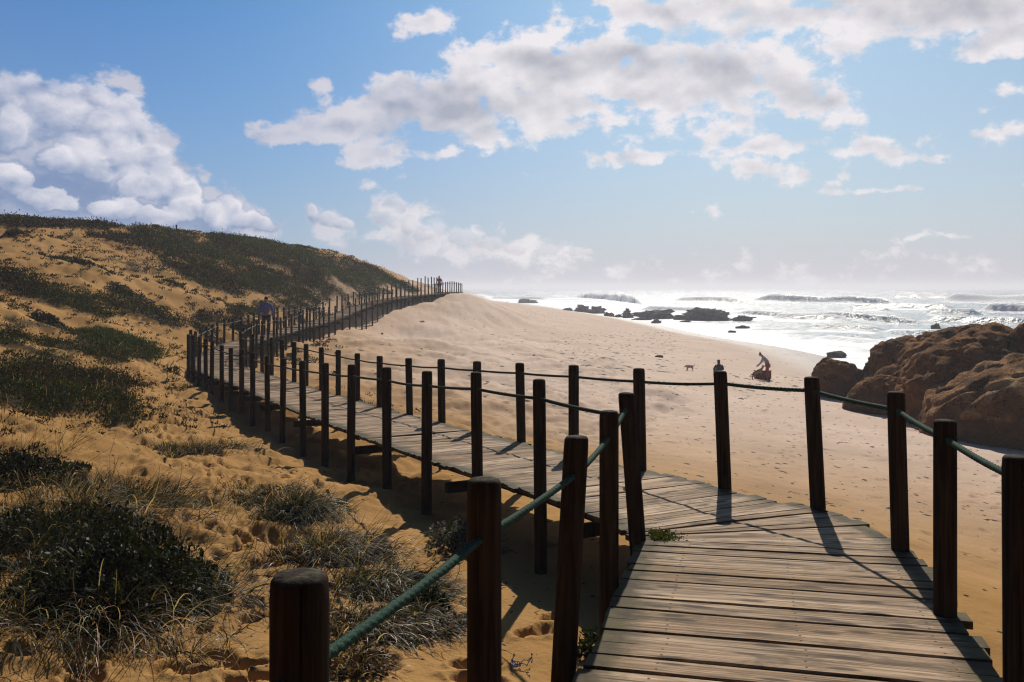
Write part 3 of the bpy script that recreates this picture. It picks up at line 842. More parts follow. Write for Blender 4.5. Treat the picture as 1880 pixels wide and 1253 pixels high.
# ---------------------------------------------------------------- rocks
def rock(name, label, c, rad, seed, mat, rough=.16, sub=6, rz=0, tilt=(0, 0), ridge=0, flat=.0, cat='rock', group=None, freq=1.0, facets=2):
    bm = bmesh.new(); bmesh.ops.create_icosphere(bm, subdivisions=sub, radius=1)
    me = bpy.data.meshes.new(name); bm.to_mesh(me); bm.free()
    n = len(me.vertices); v = np.empty(n * 3, np.float32); me.vertices.foreach_get('co', v); v = v.reshape(-1, 3).astype(float)
    f = freq
    d = (fbm(v[:, 0] * .9 * f + seed, v[:, 1] * .9 * f, v[:, 2] * .9 * f, s=seed, o=2) - .5) * 2.2 * rough
    d += (fbm(v[:, 0] * 2.6 * f + seed, v[:, 1] * 2.6 * f, v[:, 2] * 2.6 * f, s=seed + 3, o=5) - .5) * rough * .6
    d += (.5 - abs(fbm(v[:, 0] * .9 * f + seed, v[:, 1] * 4.2 * f, v[:, 2] * 4.2 * f + seed, s=seed + 17, o=4) - .5) * 4) * rough * .30
    d += (.5 - abs(fbm(v[:, 0] * 5 * f + seed, v[:, 1] * 5 * f, v[:, 2] * 3 * f, s=seed + 5, o=5) - .5) * 4) * rough * .22
    if ridge:
        q = fbm(v[:, 0] * 1.7 * f, v[:, 1] * 1.7 * f + seed, v[:, 2] * 1.7 * f, s=seed + 9, o=3)
        d -= ridge * np.exp(-((q - .5) / .03) ** 2)
    # fracture faces: snap parts of the surface towards a few flat facets
    rg = np.random.default_rng(seed)
    v *= (1 + d)[:, None]
    for _ in range(facets):
        nrm = rg.normal(0, 1, 3); nrm[2] = abs(nrm[2]) * .8; nrm /= np.linalg.norm(nrm); h0 = rg.uniform(.72, .92)
        ex = np.maximum(v @ nrm - h0, 0); v -= (ex * .6)[:, None] * nrm
    v *= (1 + .05 * (fbm(v[:, 0] * 9 + seed, v[:, 1] * 9, v[:, 2] * 9, s=seed + 11, o=4) - .5))[:, None]
    v[:, 2] /= v[:, 2].max()
    v *= np.array(rad)
    Mx = np.array(Matrix.Rotation(rz, 3, 'Z') @ Matrix.Rotation(tilt[0], 3, 'X') @ Matrix.Rotation(tilt[1], 3, 'Y'))
    v = v @ Mx.T
    me.vertices.foreach_set('co', v.astype(np.float32).ravel())
    me.polygons.foreach_set('use_smooth', np.ones(len(me.polygons), bool)); me.update()
    o = link(name, me, M[mat]); o.location = c
    return tag(o, label, cat, group)

def boulder(label, px, py_top, y, hw_px, seed, mat='boulder', depth=.8, tiltd=0, rz=0, below=.35, **kw):
    """px: middle column, py_top: highest point, hw_px: half width"""
    top = at(px, py_top, y); g = min(gz(top.x, y), 3.4)
    hgt = (top.z - g) / (2 - below) * 2
    rx = hw_px * y / F
    rz_ = hgt / 2
    return rock('boulder', label, (top.x, y, top.z - rz_), (rx, rx * depth, rz_), seed, mat, tilt=(0, tiltd), rz=rz, cat='boulder', group='boulders at the right of the beach', **kw)
boulder('big brown boulder at the back, its crest against the surf, beside the floating dark rock', 1745, 603, 41, 135, 21, tiltd=-.22, rough=.22, ridge=.06)
boulder('rounded brown boulder sloping down to the left, behind the small dark boulder pair', 1662, 616, 42.5, 72, 14, tiltd=-.35, rough=.22, ridge=.04)
boulder('largest dark brown boulder, in the middle of the rocks with a steep shaded face', 1800, 604, 35.5, 150, 33, tiltd=-.30, rough=.26, ridge=.07)
boulder('dark boulder cut off by the right edge behind the largest boulder', 1905, 586, 35, 78, 45, rough=.24, ridge=.05)
boulder('low smooth pale brown boulder in front, with a wet orange foot', 1890, 652, 32.5, 235, 52, 'front_boulder', depth=.55, tiltd=-.30, rough=.25, ridge=.07, below=.8)
boulder('low olive brown rock at the foot of the rounded boulder', 1612, 690, 38, 66, 61, depth=.6, tiltd=-.25, rough=.3, ridge=.06)
boulder('small dark dome shaped boulder, leftmost of the beach rocks', 1528, 656, 43, 42, 70, rough=.26, ridge=.05)
boulder('small broken boulder with a jagged top, second from the left', 1556, 661, 44, 30, 77, rough=.5, ridge=.08, freq=1.3)
boulder('smallest dark boulder wedged beside the rounded boulder', 1581, 677, 43.5, 16, 83, rough=.35)

def searock(px, py_top, py_base, hw, seed, label, n=1, rough=.8, depth=.6, z=None):
    y = z or EYE * F / (py_base - HY)
    top = at(px, py_top, y); rx = hw * y / F * .72
    return rock('sea_rock', label, (top.x, y + rx * depth * .5, top.z * .25), (rx, rx * depth, top.z * .58), seed, 'sea_rock', rough, 5, facets=0, cat='rock', group='dark rocks in the surf', freq=2.4)
searock(1300, 559, 589, 52, 5, 'largest black rock in the surf, with a knobbly double top')
searock(1366, 577, 590, 20, 6, 'low tail of black rock right of the largest surf rock')
searock(1205, 564, 586, 46, 9, 'long low black rock left of the largest surf rock')
searock(1152, 562, 584, 11, 12, 'narrow upright black rock beside the long low surf rock')
searock(1250, 576, 588, 18, 15, 'small black rock between the long low rock and the largest one')
searock(1068, 556, 575, 17, 18, 'pointed dark rock at the edge of the far surf, left of the white splash')
searock(1042, 563, 574, 12, 22, 'leftmost low dark rock where the far beach meets the surf')
searock(1096, 559, 576, 15, 25, 'dark rock in the white splash right of the pointed rock')
searock(1118, 571, 582, 10, 28, 'small dark rock at the waterline between the two surf rock clusters')
searock(1136, 576, 583, 10, 41, 'tiny dark rock at the foot of the upright surf rock')
searock(1180, 582, 588, 22, 44, 'flat dark rock just above the water in front of the long low rock')
searock(1205, 585, 594, 10, 31, 'small pyramid shaped rock alone in the white foam')
searock(1260, 588, 592, 12, 47, 'flat dark rock awash in front of the largest surf rock')
searock(1364, 596, 604, 14, 34, 'low dark rock in the foam below the tail of rock')
searock(1344, 606, 611, 10, 37, 'tiny flat rock awash in the foam')
searock(1538, 642, 657, 25, 40, 'flat grey rock in the backwash behind the jagged boulder', rough=.22)
searock(1719, 590, 608, 11, 43, 'square dark rock rising from the water behind the big boulder')
searock(968, 547, 557, 22, 46, 'faint low rock far off in the surf near the crest of the beach')

# driftwood lying on the beach
def lump(name, label, px, py, y, size, seed, mat, cat, rz=0):
    p = at(px, py, y)
    x = p.x; g = gz(x, y)
    return rock(name, label, (x, y, g + size[2] * .5), size, seed, mat, .28, 3, rz, cat=cat, freq=1.2)
lump('driftwood', 'short dark piece of driftwood lying alone on the upper beach', 1210, 642, 62, (.34, .12, .11), 4, 'drift', 'driftwood', -.3)

# wooden marker on the dune crest
xm = at(324, 425, 60.3)
post(xm.x, 60.3, at(324, 413, 60.3).z, .055, (0, 0), 'lone thin post standing on the crest of the dune', None)

# ---------------------------------------------------------------- figures
def skin(name, verts, edges, mat, parent=None, sub=2):
    me = bpy.data.meshes.new(name)
    bm = bmesh.new(); lay = bm.verts.layers.skin.verify()
    vs = []
    for i, (p, r) in enumerate(verts):
        v = bm.verts.new(p); rr_ = r if isinstance(r, tuple) else (r, r)
        v[lay].radius = rr_; v[lay].use_root = (i == 0); vs.append(v)
    for a, b in edges: bm.edges.new((vs[a], vs[b]))
    bm.to_mesh(me); bm.free()
    ob = bpy.data.objects.new(name, me); C.objects.link(ob)
    md = ob.modifiers.new('skin', 'SKIN'); md.use_smooth_shade = True
    sb = ob.modifiers.new('sub', 'SUBSURF'); sb.levels = sub; sb.render_levels = sub
    dg = bpy.context.evaluated_depsgraph_get()
    new = bpy.data.meshes.new_from_object(ob.evaluated_get(dg))
    new.name = name
    bpy.data.objects.remove(ob); bpy.data.meshes.remove(me)
    new.polygons.foreach_set('use_smooth', np.ones(len(new.polygons), bool))
    return link(name, new, M[mat], parent)

def chain(G, pts, start=None):
    """G = (verts, edges); add a chain of (point, radius), optionally from an existing vertex; returns last index"""
    V, E = G; prev = start; idx = []
    for p, r in pts:
        V.append((tuple(p), r)); i = len(V) - 1
        if prev is not None: E.append((prev, i))
        prev = i; idx.append(i)
    return idx

def hand(G, w, wrist, palm_dir, side):
    V, E = G
    d = Vector(palm_dir).normalized(); wr = Vector(wrist)
    up = Vector((0, 1, 0)) if abs(d.y) < .8 else Vector((0, 0, 1))
    s = d.cross(up).normalized(); n = s.cross(d)
    palm = chain(G, [(wr + d * .055, (.036, .018))], w)[0]
    for k, (o, L) in enumerate(((-.028, .068), (-.009, .078), (.010, .074), (.028, .058))):
        a = wr + d * .085 + s * o; b = a + d * L * .5 + n * .008; c = b + d * L * .42 + n * .022
        chain(G, [(a, .0095), (b, .0085), (c, .0075)], palm)
    a = wr + d * .035 + s * -.040 * side
    chain(G, [(a, .011), (a + d * .035 - s * .012 * side + n * .012, .0095)], palm)

def person(label, loc, rz, J, mats, group=None, hair_len=0, sub=2):
    """J: joint positions; mats: skin, hair, top, legs, shoe"""
    root = tag(empty('person', loc, rz), label, 'person', group)
    V, E = [], []; G = (V, E)
    P = lambda k: Vector(J[k])
    t = chain(G, [(P('pelvis'), .13), (P('spine'), .125), (P('chest'), .14), (P('neck'), .058), (P('head'), (.072, .082)), (P('crown'), (.066, .078))])
    hd = P('head'); fwd = Vector(J['face']).normalized()
    chain(G, [(hd + fwd * .075 - (P('crown') - hd) * .05, .018), (hd + fwd * .100 - (P('crown') - hd) * .12, .012)], t[4])       # nose
    sd = fwd.cross((P('crown') - hd).normalized())
    for q in (-1, 1): chain(G, [(hd + sd * .085 * q, .016)], t[4])
    for s in ('l', 'r'):
        a = chain(G, [(P('sh_' + s), .058), (P('el_' + s), .043), (P('wr_' + s), .030)], t[2])
        hand(G, a[2], J['wr_' + s], P('wr_' + s) - P('el_' + s) if 'hd_' + s not in J else P('hd_' + s), 1 if s == 'l' else -1)
        chain(G, [(P('hip_' + s), .088), (P('kn_' + s), .060), (P('an_' + s), .042), (P('toe_' + s), .032)], t[0])
    skin('body', V, E, mats[0], root, sub)
    G = ([], []); V, E = G
    t = chain(G, [(P('pelvis'), .150), (P('spine'), .150), (P('chest'), .165), (P('chest').lerp(P('neck'), .8), .085)])
    for s in ('l', 'r'):
        chain(G, [(P('sh_' + s), .075), (P('el_' + s), .060), (P('el_' + s).lerp(P('wr_' + s), .9), .046)], t[2])
    skin('jacket', V, E, mats[2], root, sub)
    G = ([], []); V, E = G
    t = chain(G, [(P('pelvis') + Vector((0, 0, .02)), .142)])
    for s in ('l', 'r'):
        chain(G, [(P('hip_' + s), .102), (P('kn_' + s), .078), (P('kn_' + s).lerp(P('an_' + s), .95), .062)], t[0])
    skin('trousers', V, E, mats[3], root, sub)
    for s in ('l', 'r'):
        G = ([], []); V, E = G
        d = (P('toe_' + s) - P('an_' + s))
        chain(G, [(P('an_' + s) - d * .25 + Vector((0, 0, -.02)), .046), (P('an_' + s) + d * .35, .046), (P('toe_' + s) + d * .1, .040)])
        skin('shoe', V, E, mats[4], root, 1)
    G = ([], []); V, E = G
    up = (P('crown') - hd).normalized()
    pts = [(hd + up * .10 + fwd * .035, .074), (hd + up * .105 - fwd * .02, .092), (hd + up * .02 - fwd * .04, .078)]
    if hair_len: pts += [(hd - up * hair_len * .5 - fwd * .055, .075), (hd - up * hair_len - fwd * .06, .055)]
    chain(G, pts); skin('hair', V, E, mats[1], root, sub)
    return root

STAND = dict(pelvis=(0, 0, .96), spine=(0, .01, 1.15), chest=(0, .02, 1.36), neck=(0, .04, 1.51), head=(0, .07, 1.60), crown=(0, .075, 1.69), face=(0, 1, -.1),
             sh_l=(-.185, .02, 1.42), el_l=(-.27, -.06, 1.15), wr_l=(-.25, .03, .90), sh_r=(.185, .02, 1.42), el_r=(.27, -.02, 1.15), wr_r=(.255, .10, .91),
             hip_l=(-.10, 0, .90), kn_l=(-.11, .10, .50), an_l=(-.105, .06, .09), toe_l=(-.12, .20, .035),
             hip_r=(.10, 0, .90), kn_r=(.11, -.02, .50), an_r=(.105, -.16, .12), toe_r=(.12, -.04, .035))
pm = at(488.5, 0, 38.8)
wk = person('person in a blue jacket and dark trousers walking away along the boardwalk', (pm.x, 38.8, EYE - deck_h(38.8)), .12, STAND,
       ('skin', 'hair', 'blue_jacket', 'dark_trousers', 'shoe'))
wk.scale = (1.08, 1.08, 1.06)
pr = at(812, 0, 86.5)
W2 = dict(STAND)
jr = np.argmin(abs(CL[:, 1] - 86.5))
person('person in a faded red jacket far off at the top of the boardwalk', (CL[jr][0] - .1, 86.5, EYE - deck_h(86.5)), 3.0, W2, ('skin', 'brown_hair', 'red_jacket', 'dark_trousers', 'shoe'), sub=1)

# bending man with the dog; he faces left (local +y), leaning forward
yb = 50.0
pb = at(1408, 0, yb); gb = gz(pb.x, yb)
BEND = dict(pelvis=(0, -.06, .93), spine=(0, .02, 1.11), chest=(0, .15, 1.28), neck=(0, .27, 1.41), head=(0, .36, 1.47), crown=(0, .40, 1.555), face=(0, 1, -.55),
            sh_l=(-.18, .19, 1.32), el_l=(-.22, .31, 1.06), wr_l=(-.17, .50, .90), sh_r=(.18, .19, 1.32), el_r=(.22, .29, 1.05), wr_r=(.17, .46, .84),
            hip_l=(-.10, -.05, .87), kn_l=(-.12, .05, .48), an_l=(-.12, -.02, .09), toe_l=(-.14, .13, .035),
            hip_r=(.10, -.05, .87), kn_r=(.12, -.04, .48), an_r=(.12, -.16, .09), toe_r=(.14, 0, .035))
person('person in a grey blue hoodie and rust trousers bending over a dog by a box', (pb.x, yb, gb - .02), R(78), BEND, ('skin', 'hair', 'grey_hoodie', 'rust_trousers', 'shoe'))

# reddish box behind his legs
def box_bm(sx, sy, sz, bev=.02):
    bm = bmesh.new(); bmesh.ops.create_cube(bm, size=1)
    bmesh.ops.scale(bm, vec=(sx, sy, sz), verts=bm.verts)
    bmesh.ops.bevel(bm, geom=bm.edges[:], offset=bev, segments=2, affect='EDGES')
    return bm
def bm_obj(bm, name, mat, parent, loc=(0, 0, 0)):
    me = bpy.data.meshes.new(name); bm.to_mesh(me); bm.free()
    o = link(name, me, M[mat], parent); o.location = loc; return o
pc = at(1408, 0, 49.6); gc = gz(pc.x, 50.2)
bx = tag(empty('storage_box', (pc.x, 50.55, gc), .08), 'dark reddish box on the sand behind the bending person', 'box')
bm_obj(box_bm(.90, .42, .44, .03), 'box_body', 'crate', bx, (.03, 0, .22))
bm_obj(box_bm(.94, .46, .07, .02), 'lid', 'crate', bx, (.03, 0, .475))
for q in (-.25, .31): bm_obj(box_bm(.05, .02, .09, .006), 'latch', 'shoe', bx, (q, -.235, .42))

# seated person, seen from behind, dark coat
ys = 49.0
ps = at(1320.5, 0, ys); gs = gz(ps.x, ys)
SIT = dict(pelvis=(0, 0, .16), spine=(0, .02, .36), chest=(0, .07, .56), neck=(0, .10, .72), head=(0, .13, .81), crown=(0, .135, .90), face=(.3, 1, -.1),
           sh_l=(-.18, .07, .62), el_l=(-.27, .16, .40), wr_l=(-.14, .36, .38), sh_r=(.18, .07, .62), el_r=(.27, .16, .40), wr_r=(.14, .36, .38),
           hip_l=(-.11, .06, .15), kn_l=(-.15, .44, .44), an_l=(-.13, .66, .08), toe_l=(-.14, .80, .035),
           hip_r=(.11, .06, .15), kn_r=(.15, .44, .44), an_r=(.13, .66, .08), toe_r=(.14, .80, .035))
person('person in a black coat sitting on the sand, half hidden by a post', (ps.x, ys, gs - .02 + max(0, at(0, 663, ys).z - gs - .98)), .0, SIT, ('skin', 'brown_hair', 'black_coat', 'dark_trousers', 'shoe'), hair_len=.12)

# ---------------------------------------------------------------- dogs (local +x = nose)
def dog(label, loc, rz, J, mat, s=1.0):
    root = tag(empty('dog', loc, rz), label, 'dog')
    root.scale = (s, s, s)
    G = ([], []); V, E = G
    sp = chain(G, [(J['loin'], (.085, .095)), (J['ribs'], (.10, .135)), (J['chest'], (.095, .12)), (J['neck'], (.062, .07)), (J['head'], (.055, .062)), (J['muzzle'], (.034, .034)), (J['nose'], (.022, .022))])
    rump = chain(G, [(J['rump'], (.08, .09))], sp[0])[0]
    chain(G, [(p, r) for p, r in zip(J['tail'], (.026, .022, .012))], rump)
    for q in (-1, 1):
        y = .085 * q
        chain(G, [((p[0], y, p[2]), r) for p, r in zip(J['fore'], (.045, .032, .024, .026))], sp[2])
        chain(G, [((p[0] + .03 * q, y, p[2]), r) for p, r in zip(J['hind'], (.066, .042, .022, .026))], rump)
        h = Vector(J['head']); chain(G, [(h + Vector((-.02, .04 * q, .05)), .020), (h + Vector((-.035, .055 * q, .105)), .009)], sp[4])
    skin('body', V, E, mat, root, 2)
    return root
BIG = dict(rump=(-.34, 0, .40), loin=(-.20, 0, .46), ribs=(.02, 0, .53), chest=(.20, 0, .60), neck=(.32, 0, .76), head=(.40, 0, .88), muzzle=(.50, 0, .90), nose=(.56, 0, .90),
           tail=[(-.44, 0, .36), (-.52, 0, .24), (-.55, 0, .14)], fore=[(.24, 0, .46), (.27, 0, .30), (.31, 0, .16), (.35, 0, .10)], hind=[(-.30, 0, .27), (-.40, 0, .20), (-.37, 0, .04), (-.31, 0, .02)])
yd = 49.7
pd = at(1391, 0, yd)
dog('tan and black dog looking up at the bending person', (pd.x, yd, gz(pd.x, yd) + .0), R(10), BIG, 'dog_dark', .86)
SMALL = dict(rump=(-.22, 0, .30), loin=(-.12, 0, .31), ribs=(.02, 0, .30), chest=(.15, 0, .30), neck=(.24, 0, .33), head=(.31, 0, .31), muzzle=(.38, 0, .27), nose=(.42, 0, .26),
             tail=[(-.30, 0, .33), (-.37, 0, .40), (-.41, 0, .47)], fore=[(.17, 0, .22), (.16, 0, .12), (.18, 0, .03), (.21, 0, .018)], hind=[(-.20, 0, .19), (-.25, 0, .12), (-.22, 0, .03), (-.18, 0, .018)])
yq = 51.5
pq = at(1266, 0, yq)
dog('small cream dog sniffing the sand left of the seated person', (pq.x, yq, gz(pq.x, yq)), R(186), SMALL, 'dog_pale', .82)

# tangle of blue cord on the sand by the boardwalk
pt = at(954, 1150, 5.1); gt = gz(pt.x, 5.1)
cu = []
for k in range(5):
    x, y, z = 0, 0, .02; 
    a = random.uniform(0, 6.3)
    st = []
    for i in range(14):
        a += random.gauss(0, .8); x += .010 * math.cos(a); y += .010 * math.sin(a); z = abs(z + random.gauss(0, .012)) * .9 + .004
        st.append(((x, y, z), .0028))
    cu.append(st)
G = ([], [])
for st in cu: chain(G, st, 0 if G[0] else None)
o = skin('cord_tangle', G[0], G[1], 'blue_cord', None, 1); o.location = (pt.x, 5.1, gt)
tag(o, 'small tangle of blue cord on the sand between two posts', 'cord')
# ---------------------------------------------------------------- vegetation
def ribbons(P, D, L, W, bend, side, seg=4):
    """curved blades: bases P, unit directions D, length, width, droop and sideways curl"""
    n = len(P)
    up = np.array([0, 0, 1.0])
    S_ = np.cross(D, up + rng.normal(0, .5, (n, 3))); S_ /= np.linalg.norm(S_, axis=1)[:, None] + 1e-9
    V = []
    for k in range(seg + 1):
        t = k / seg
        c = P + D * (L * t)[:, None] - up * (bend * L * t * t)[:, None] + S_ * (side * L * t * t)[:, None]
        w = (W * (1 - t ** 1.6) * .5 + .0004)[:, None]
        V += [c - S_ * w, c + S_ * w]
    V = np.stack(V, 1)                       # n, 2(seg+1), 3
    m = 2 * (seg + 1)
    base = (np.arange(n) * m)[:, None]
    Q = np.concatenate([base + np.array([[2 * k, 2 * k + 1, 2 * k + 3, 2 * k + 2]]) for k in range(seg)])
    return V.reshape(-1, 3), Q, m

def leaves(P, size, elong=2.2, updir=.6):
    n = len(P)
    A = rng.normal(0, 1, (n, 3)); A[:, 2] = np.abs(A[:, 2]) * (1 + updir); A /= np.linalg.norm(A, axis=1)[:, None]
    B = np.cross(A, rng.normal(0, 1, (n, 3))); B /= np.linalg.norm(B, axis=1)[:, None]
    s = np.asarray(size)[:, None]
    V = np.stack([P, P + A * s * elong * .5 + B * s * .5, P + A * s * elong, P + A * s * elong * .5 - B * s * .5], 1)
    return V.reshape(-1, 3), np.arange(n * 4).reshape(n, 4), 4

def merge(parts):
    V, Q, Cc, o = [], [], [], 0
    for v, q, c in parts:
        V.append(v); Q.append(q + o); Cc.append(c); o += len(v)
    return np.concatenate(V), Q, np.concatenate(Cc)

def vary(base, n, amt=.3):
    c = np.array(base)[None] * (1 + rng.normal(0, amt, (n, 1))) * (1 + rng.normal(0, amt * .25, (n, 3)))
    return np.clip(c, .004, 1)

GREEN_D, GREEN, OLIVE, BROWN, STRAW, SILVER = (.012, .015, .006), (.046, .092, .018), (.075, .080, .018), (.042, .022, .010), (.36, .27, .15), (.30, .29, .24)

# -- the dune's carpet of scrub and creeping leaves: nobody could count it
idx = spots_on_ground(75000, -60, 790, 385, 800, 9, 128, 1.0)
X, Y, Z = GX.ravel()[idx], GY.ravel()[idx], GZ.ravel()[idx]
X = X + rng.normal(0, .05, len(X)); Y = Y + rng.normal(0, .05, len(Y))
px, py = to_px(X, Y, Z)
cv, tn = cover(px, py)
n1 = fbm(X * .8, Y * .8, s=21, o=5); n4 = fbm(X * .24, Y * .24, s=15, o=4); n3 = fbm(X * 1.1 + 40, Y * 1.1, s=91, o=3); n2 = fbm(X * .25, Y * .25, s=77)
keep = (cv * 1.08 + (n1 - .5) * 1.3 + (n4 - .5) * 1.5 > .50 + rng.random(len(X)) * .25) | ((n3 > .66) & (rng.random(len(X)) < .35) & (px < 620) & (py < 690)) | ((rng.random(len(X)) < .055) & (px < 480) & (py < 800))
dpath, _ = near_path(X, Y)
keep &= dpath > 1.15
X, Y, Z, tn, cv, n2 = (a[keep] for a in (X, Y, Z, tn, cv, n2))
dist = np.hypot(X, Y)
parts = []
m = len(X); k = 15
rad = np.clip(.16 + .0045 * dist, .16, .5)
P = np.repeat(np.stack([X, Y, Z], 1), k, 0); rr_ = np.repeat(rad, k)
off = rng.normal(0, 1, (m * k, 3)); sp_ = rr_ * np.repeat(np.where(cv > .3, .6, .22), k)
P = P + off * np.stack([sp_, sp_, rr_ * .0], 1)
hump = np.repeat(np.clip(-.10 + .60 * fbm(X * .7, Y * .7, s=9), .04, .5) * np.clip(cv * 1.2, .3, 1), k)
P[:, 2] += np.abs(off[:, 2]) * hump * .5 - .02
t_ = np.clip(np.repeat(tn + (n2 - .5) * 1.8, k), 0, 1)[:, None]
col = vary((1, 1, 1), m * k, .38) * ((1 - t_) * np.array((.016, .014, .007)) + t_ * np.array((.036, .070, .016)))
br = rng.random(m * k) < .25; col[br] = vary(BROWN, br.sum(), .4)
st = rng.random(m * k) < .05; col[st] = vary(OLIVE, st.sum(), .3) * 1.6
v, q, mm = leaves(P, np.repeat(np.clip(.014 + .0008 * dist, .018, .06), k), 2.4, .8)
parts.append((v, q, np.repeat(col, 4, 0)))
# grass blades through the nearer carpet
nb = np.flatnonzero(dist < 34)
sel = rng.choice(nb, size=min(16000, len(nb) * 6))
P = np.stack([X[sel] + rng.normal(0, .12, len(sel)), Y[sel] + rng.normal(0, .12, len(sel)), Z[sel]], 1)
D = rng.normal(0, .45, (len(sel), 3)); D[:, 2] = 1; D[:, 0] += .25; D /= np.linalg.norm(D, axis=1)[:, None]
v, q, mm = ribbons(P, D, rng.uniform(.14, .38, len(sel)), np.clip(dist[sel] * .0005, .006, .014), rng.uniform(.1, .7, len(sel)), rng.normal(0, .25, len(sel)), 3)
tt = np.clip(tn[sel], 0, 1)[:, None]
col = vary((1, 1, 1), len(sel), .35) * ((1 - tt) * np.array((.018, .022, .009)) + tt * np.array((.045, .080, .018)))
s_ = rng.random(len(sel)) < .10; col[s_] = vary(STRAW, s_.sum(), .3) * .8
parts.append((v, q, np.repeat(col, mm, 0)))
v, q, c = merge(parts)
o = link('dune_scrub', np_mesh('dune_scrub', v, q, False, cols=dict(Col=c)), M['far_leaf'])
tag(o, 'dark creeping scrub and short grass spread over the dune', 'ground cover', kind='stuff')

# -- single shrubs that stand out on the slope
def shrub(label, px, py, y, rx, h, tone=(GREEN_D, BROWN), n=700, leaf=.03, group='dark shrubs on the dune slope', name='shrub'):
    p = at(px, py, y); g = gz(p.x, y)
    root = tag(empty(name, (p.x, y, g)), label, 'shrub', group)
    u = rng.normal(0, 1, (n, 3)); u /= np.linalg.norm(u, axis=1)[:, None]; u[:, 2] = np.abs(u[:, 2])
    r = (rng.random(n) ** .35) * (1 + .5 * (fbm(u[:, 0] * 2.4 + px, u[:, 1] * 2.4, u[:, 2] * 2.4, s=int(px), o=3) - .5))
    P = u * r[:, None] * np.array([rx, rx * .8, h]); P[:, 2] -= .03
    # follow the slope
    P[:, 2] += np.array(ground(P[:, 0] + p.x, P[:, 1] + y)) - g
    col = np.where((rng.random(n) < .7)[:, None], vary(tone[0], n, .35), vary(tone[1], n, .4))
    v, q, mm = leaves(P, rng.uniform(.7, 1.3, n) * leaf, 2.2, .4)
    link('foliage', np_mesh('foliage', v, [q], False, cols=dict(Col=np.repeat(col, mm, 0))), M['leaf'], root)
    ns = 14
    P = np.zeros((ns, 3)); D = rng.normal(0, .6, (ns, 3)); D[:, 2] = np.abs(D[:, 2]) + .4; D /= np.linalg.norm(D, axis=1)[:, None]
    v, q, mm = ribbons(P, D, np.full(ns, h * .9), np.full(ns, .02), np.full(ns, .1), np.zeros(ns), 3)
    link('stems', np_mesh('stems', v, [q], False, cols=dict(Col=np.repeat(vary(BROWN, ns), mm, 0))), M['leaf'], root)
    return root
for a in [('round dark shrub alone on the bare sand high on the dune', 222, 506, 36, .60, .42), ('dark shrub just below the crest at the far left', 25, 444, 43, .50, .28),
          ('flat dark shrub on the bare sand under the left part of the crest', 122, 477, 39, .75, .22), ('long dark shrub right of the flat one on the bare sand', 150, 484, 38.5, .6, .2),
          ('low dark shrub left of the walking person, above the rail', 385, 582, 37.5, .85, .32), ('bushy dark shrub just left of the head of the walking person', 437, 566, 41, .55, .40),
          ('dark shrub right of the walking person, behind the rail posts', 545, 560, 51.5, .8, .5), ('spreading dark shrub lower on the slope in the left middle', 268, 530, 36, 1.0, .35),
          ('brown dead shrub behind the rail where the boardwalk starts to climb', 597, 553, 56.5, .9, .55),
          ('brownish shrub among the posts halfway up the boardwalk', 650, 546, 64, .9, .55), ('small dark shrub left of the grassy bank, mid slope', 88, 590, 28, .55, .3)]:
    tone = (BROWN, GREEN_D) if 'brown' in a[0] else (GREEN_D, BROWN)
    shrub(*a, tone=tone, n=900, leaf=.045)

# -- grasses near the camera
def grass(label, px, py, y, spread, n, L=(.3, .7), droop=(.3, .9), lean=(0, 0), straw=.3, green=GREEN_D, w=.0055, name='dune_grass', group='grass tufts on the near sand', dark=1.0, roots=0, litter=0):
    p = at(px, py, y); g = gz(p.x, y)
    root = tag(empty(name, (p.x, y, g)), label, 'grass tuft', group)
    a = rng.uniform(0, 2 * np.pi, n); r = np.abs(rng.normal(0, 1, n))
    sx, sy = spread
    P = np.stack([np.cos(a) * r * sx * .55, np.sin(a) * r * sy * .55, np.zeros(n)], 1)
    P[:, 2] = np.array(ground(P[:, 0] + p.x, P[:, 1] + y)) - g - .01
    D = np.stack([np.cos(a) * .35 + lean[0], np.sin(a) * .35 + lean[1], np.full(n, .75)], 1) + rng.normal(0, .28, (n, 3))
    D /= np.linalg.norm(D, axis=1)[:, None]
    Ls = rng.uniform(L[0], L[1], n)
    isst = rng.random(n) < straw
    for nm, sel, mat in (('blades', ~isst, 'leaf'), ('dry_blades', isst, 'straw')):
        k = int(sel.sum())
        if not k: continue
        v, q, mm = ribbons(P[sel], D[sel], Ls[sel], rng.uniform(.7, 1.3, k) * w, rng.uniform(*droop, k), rng.normal(0, .3, k), 6)
        v[:, 2] = np.maximum(v[:, 2], np.repeat(P[sel][:, 2], mm) - .03)
        base = np.where((rng.random(k) < .5)[:, None], vary(green, k, .3), vary(OLIVE, k, .3) * .55) if nm == 'blades' else np.where((rng.random(k) < .45)[:, None], vary(STRAW, k, .3), vary((.16, .095, .04), k, .35))
        link(nm, np_mesh(nm, v, [q], True, cols=dict(Col=np.repeat(base * dark, mm, 0))), M[mat], root)
    if litter:
        k = litter
        aa = rng.uniform(0, 6.28, k); r2 = np.sqrt(rng.random(k))
        Q_ = np.stack([np.cos(aa) * r2 * sx, np.sin(aa) * r2 * sy, np.zeros(k)], 1)
        Q_[:, 2] = np.array(ground(Q_[:, 0] + p.x, Q_[:, 1] + y)) - g + np.abs(rng.normal(0, .025, k))
        v, q, mm = leaves(Q_, rng.uniform(.008, .022, k), 3.2, -.6)
        c = np.where((rng.random(k) < .6)[:, None], vary((.045, .026, .013), k, .4), vary((.10, .055, .022), k, .4))
        link('leaf_litter', np_mesh('leaf_litter', v, [q], False, cols=dict(Col=np.repeat(c, mm, 0))), M['leaf'], root)
    return root
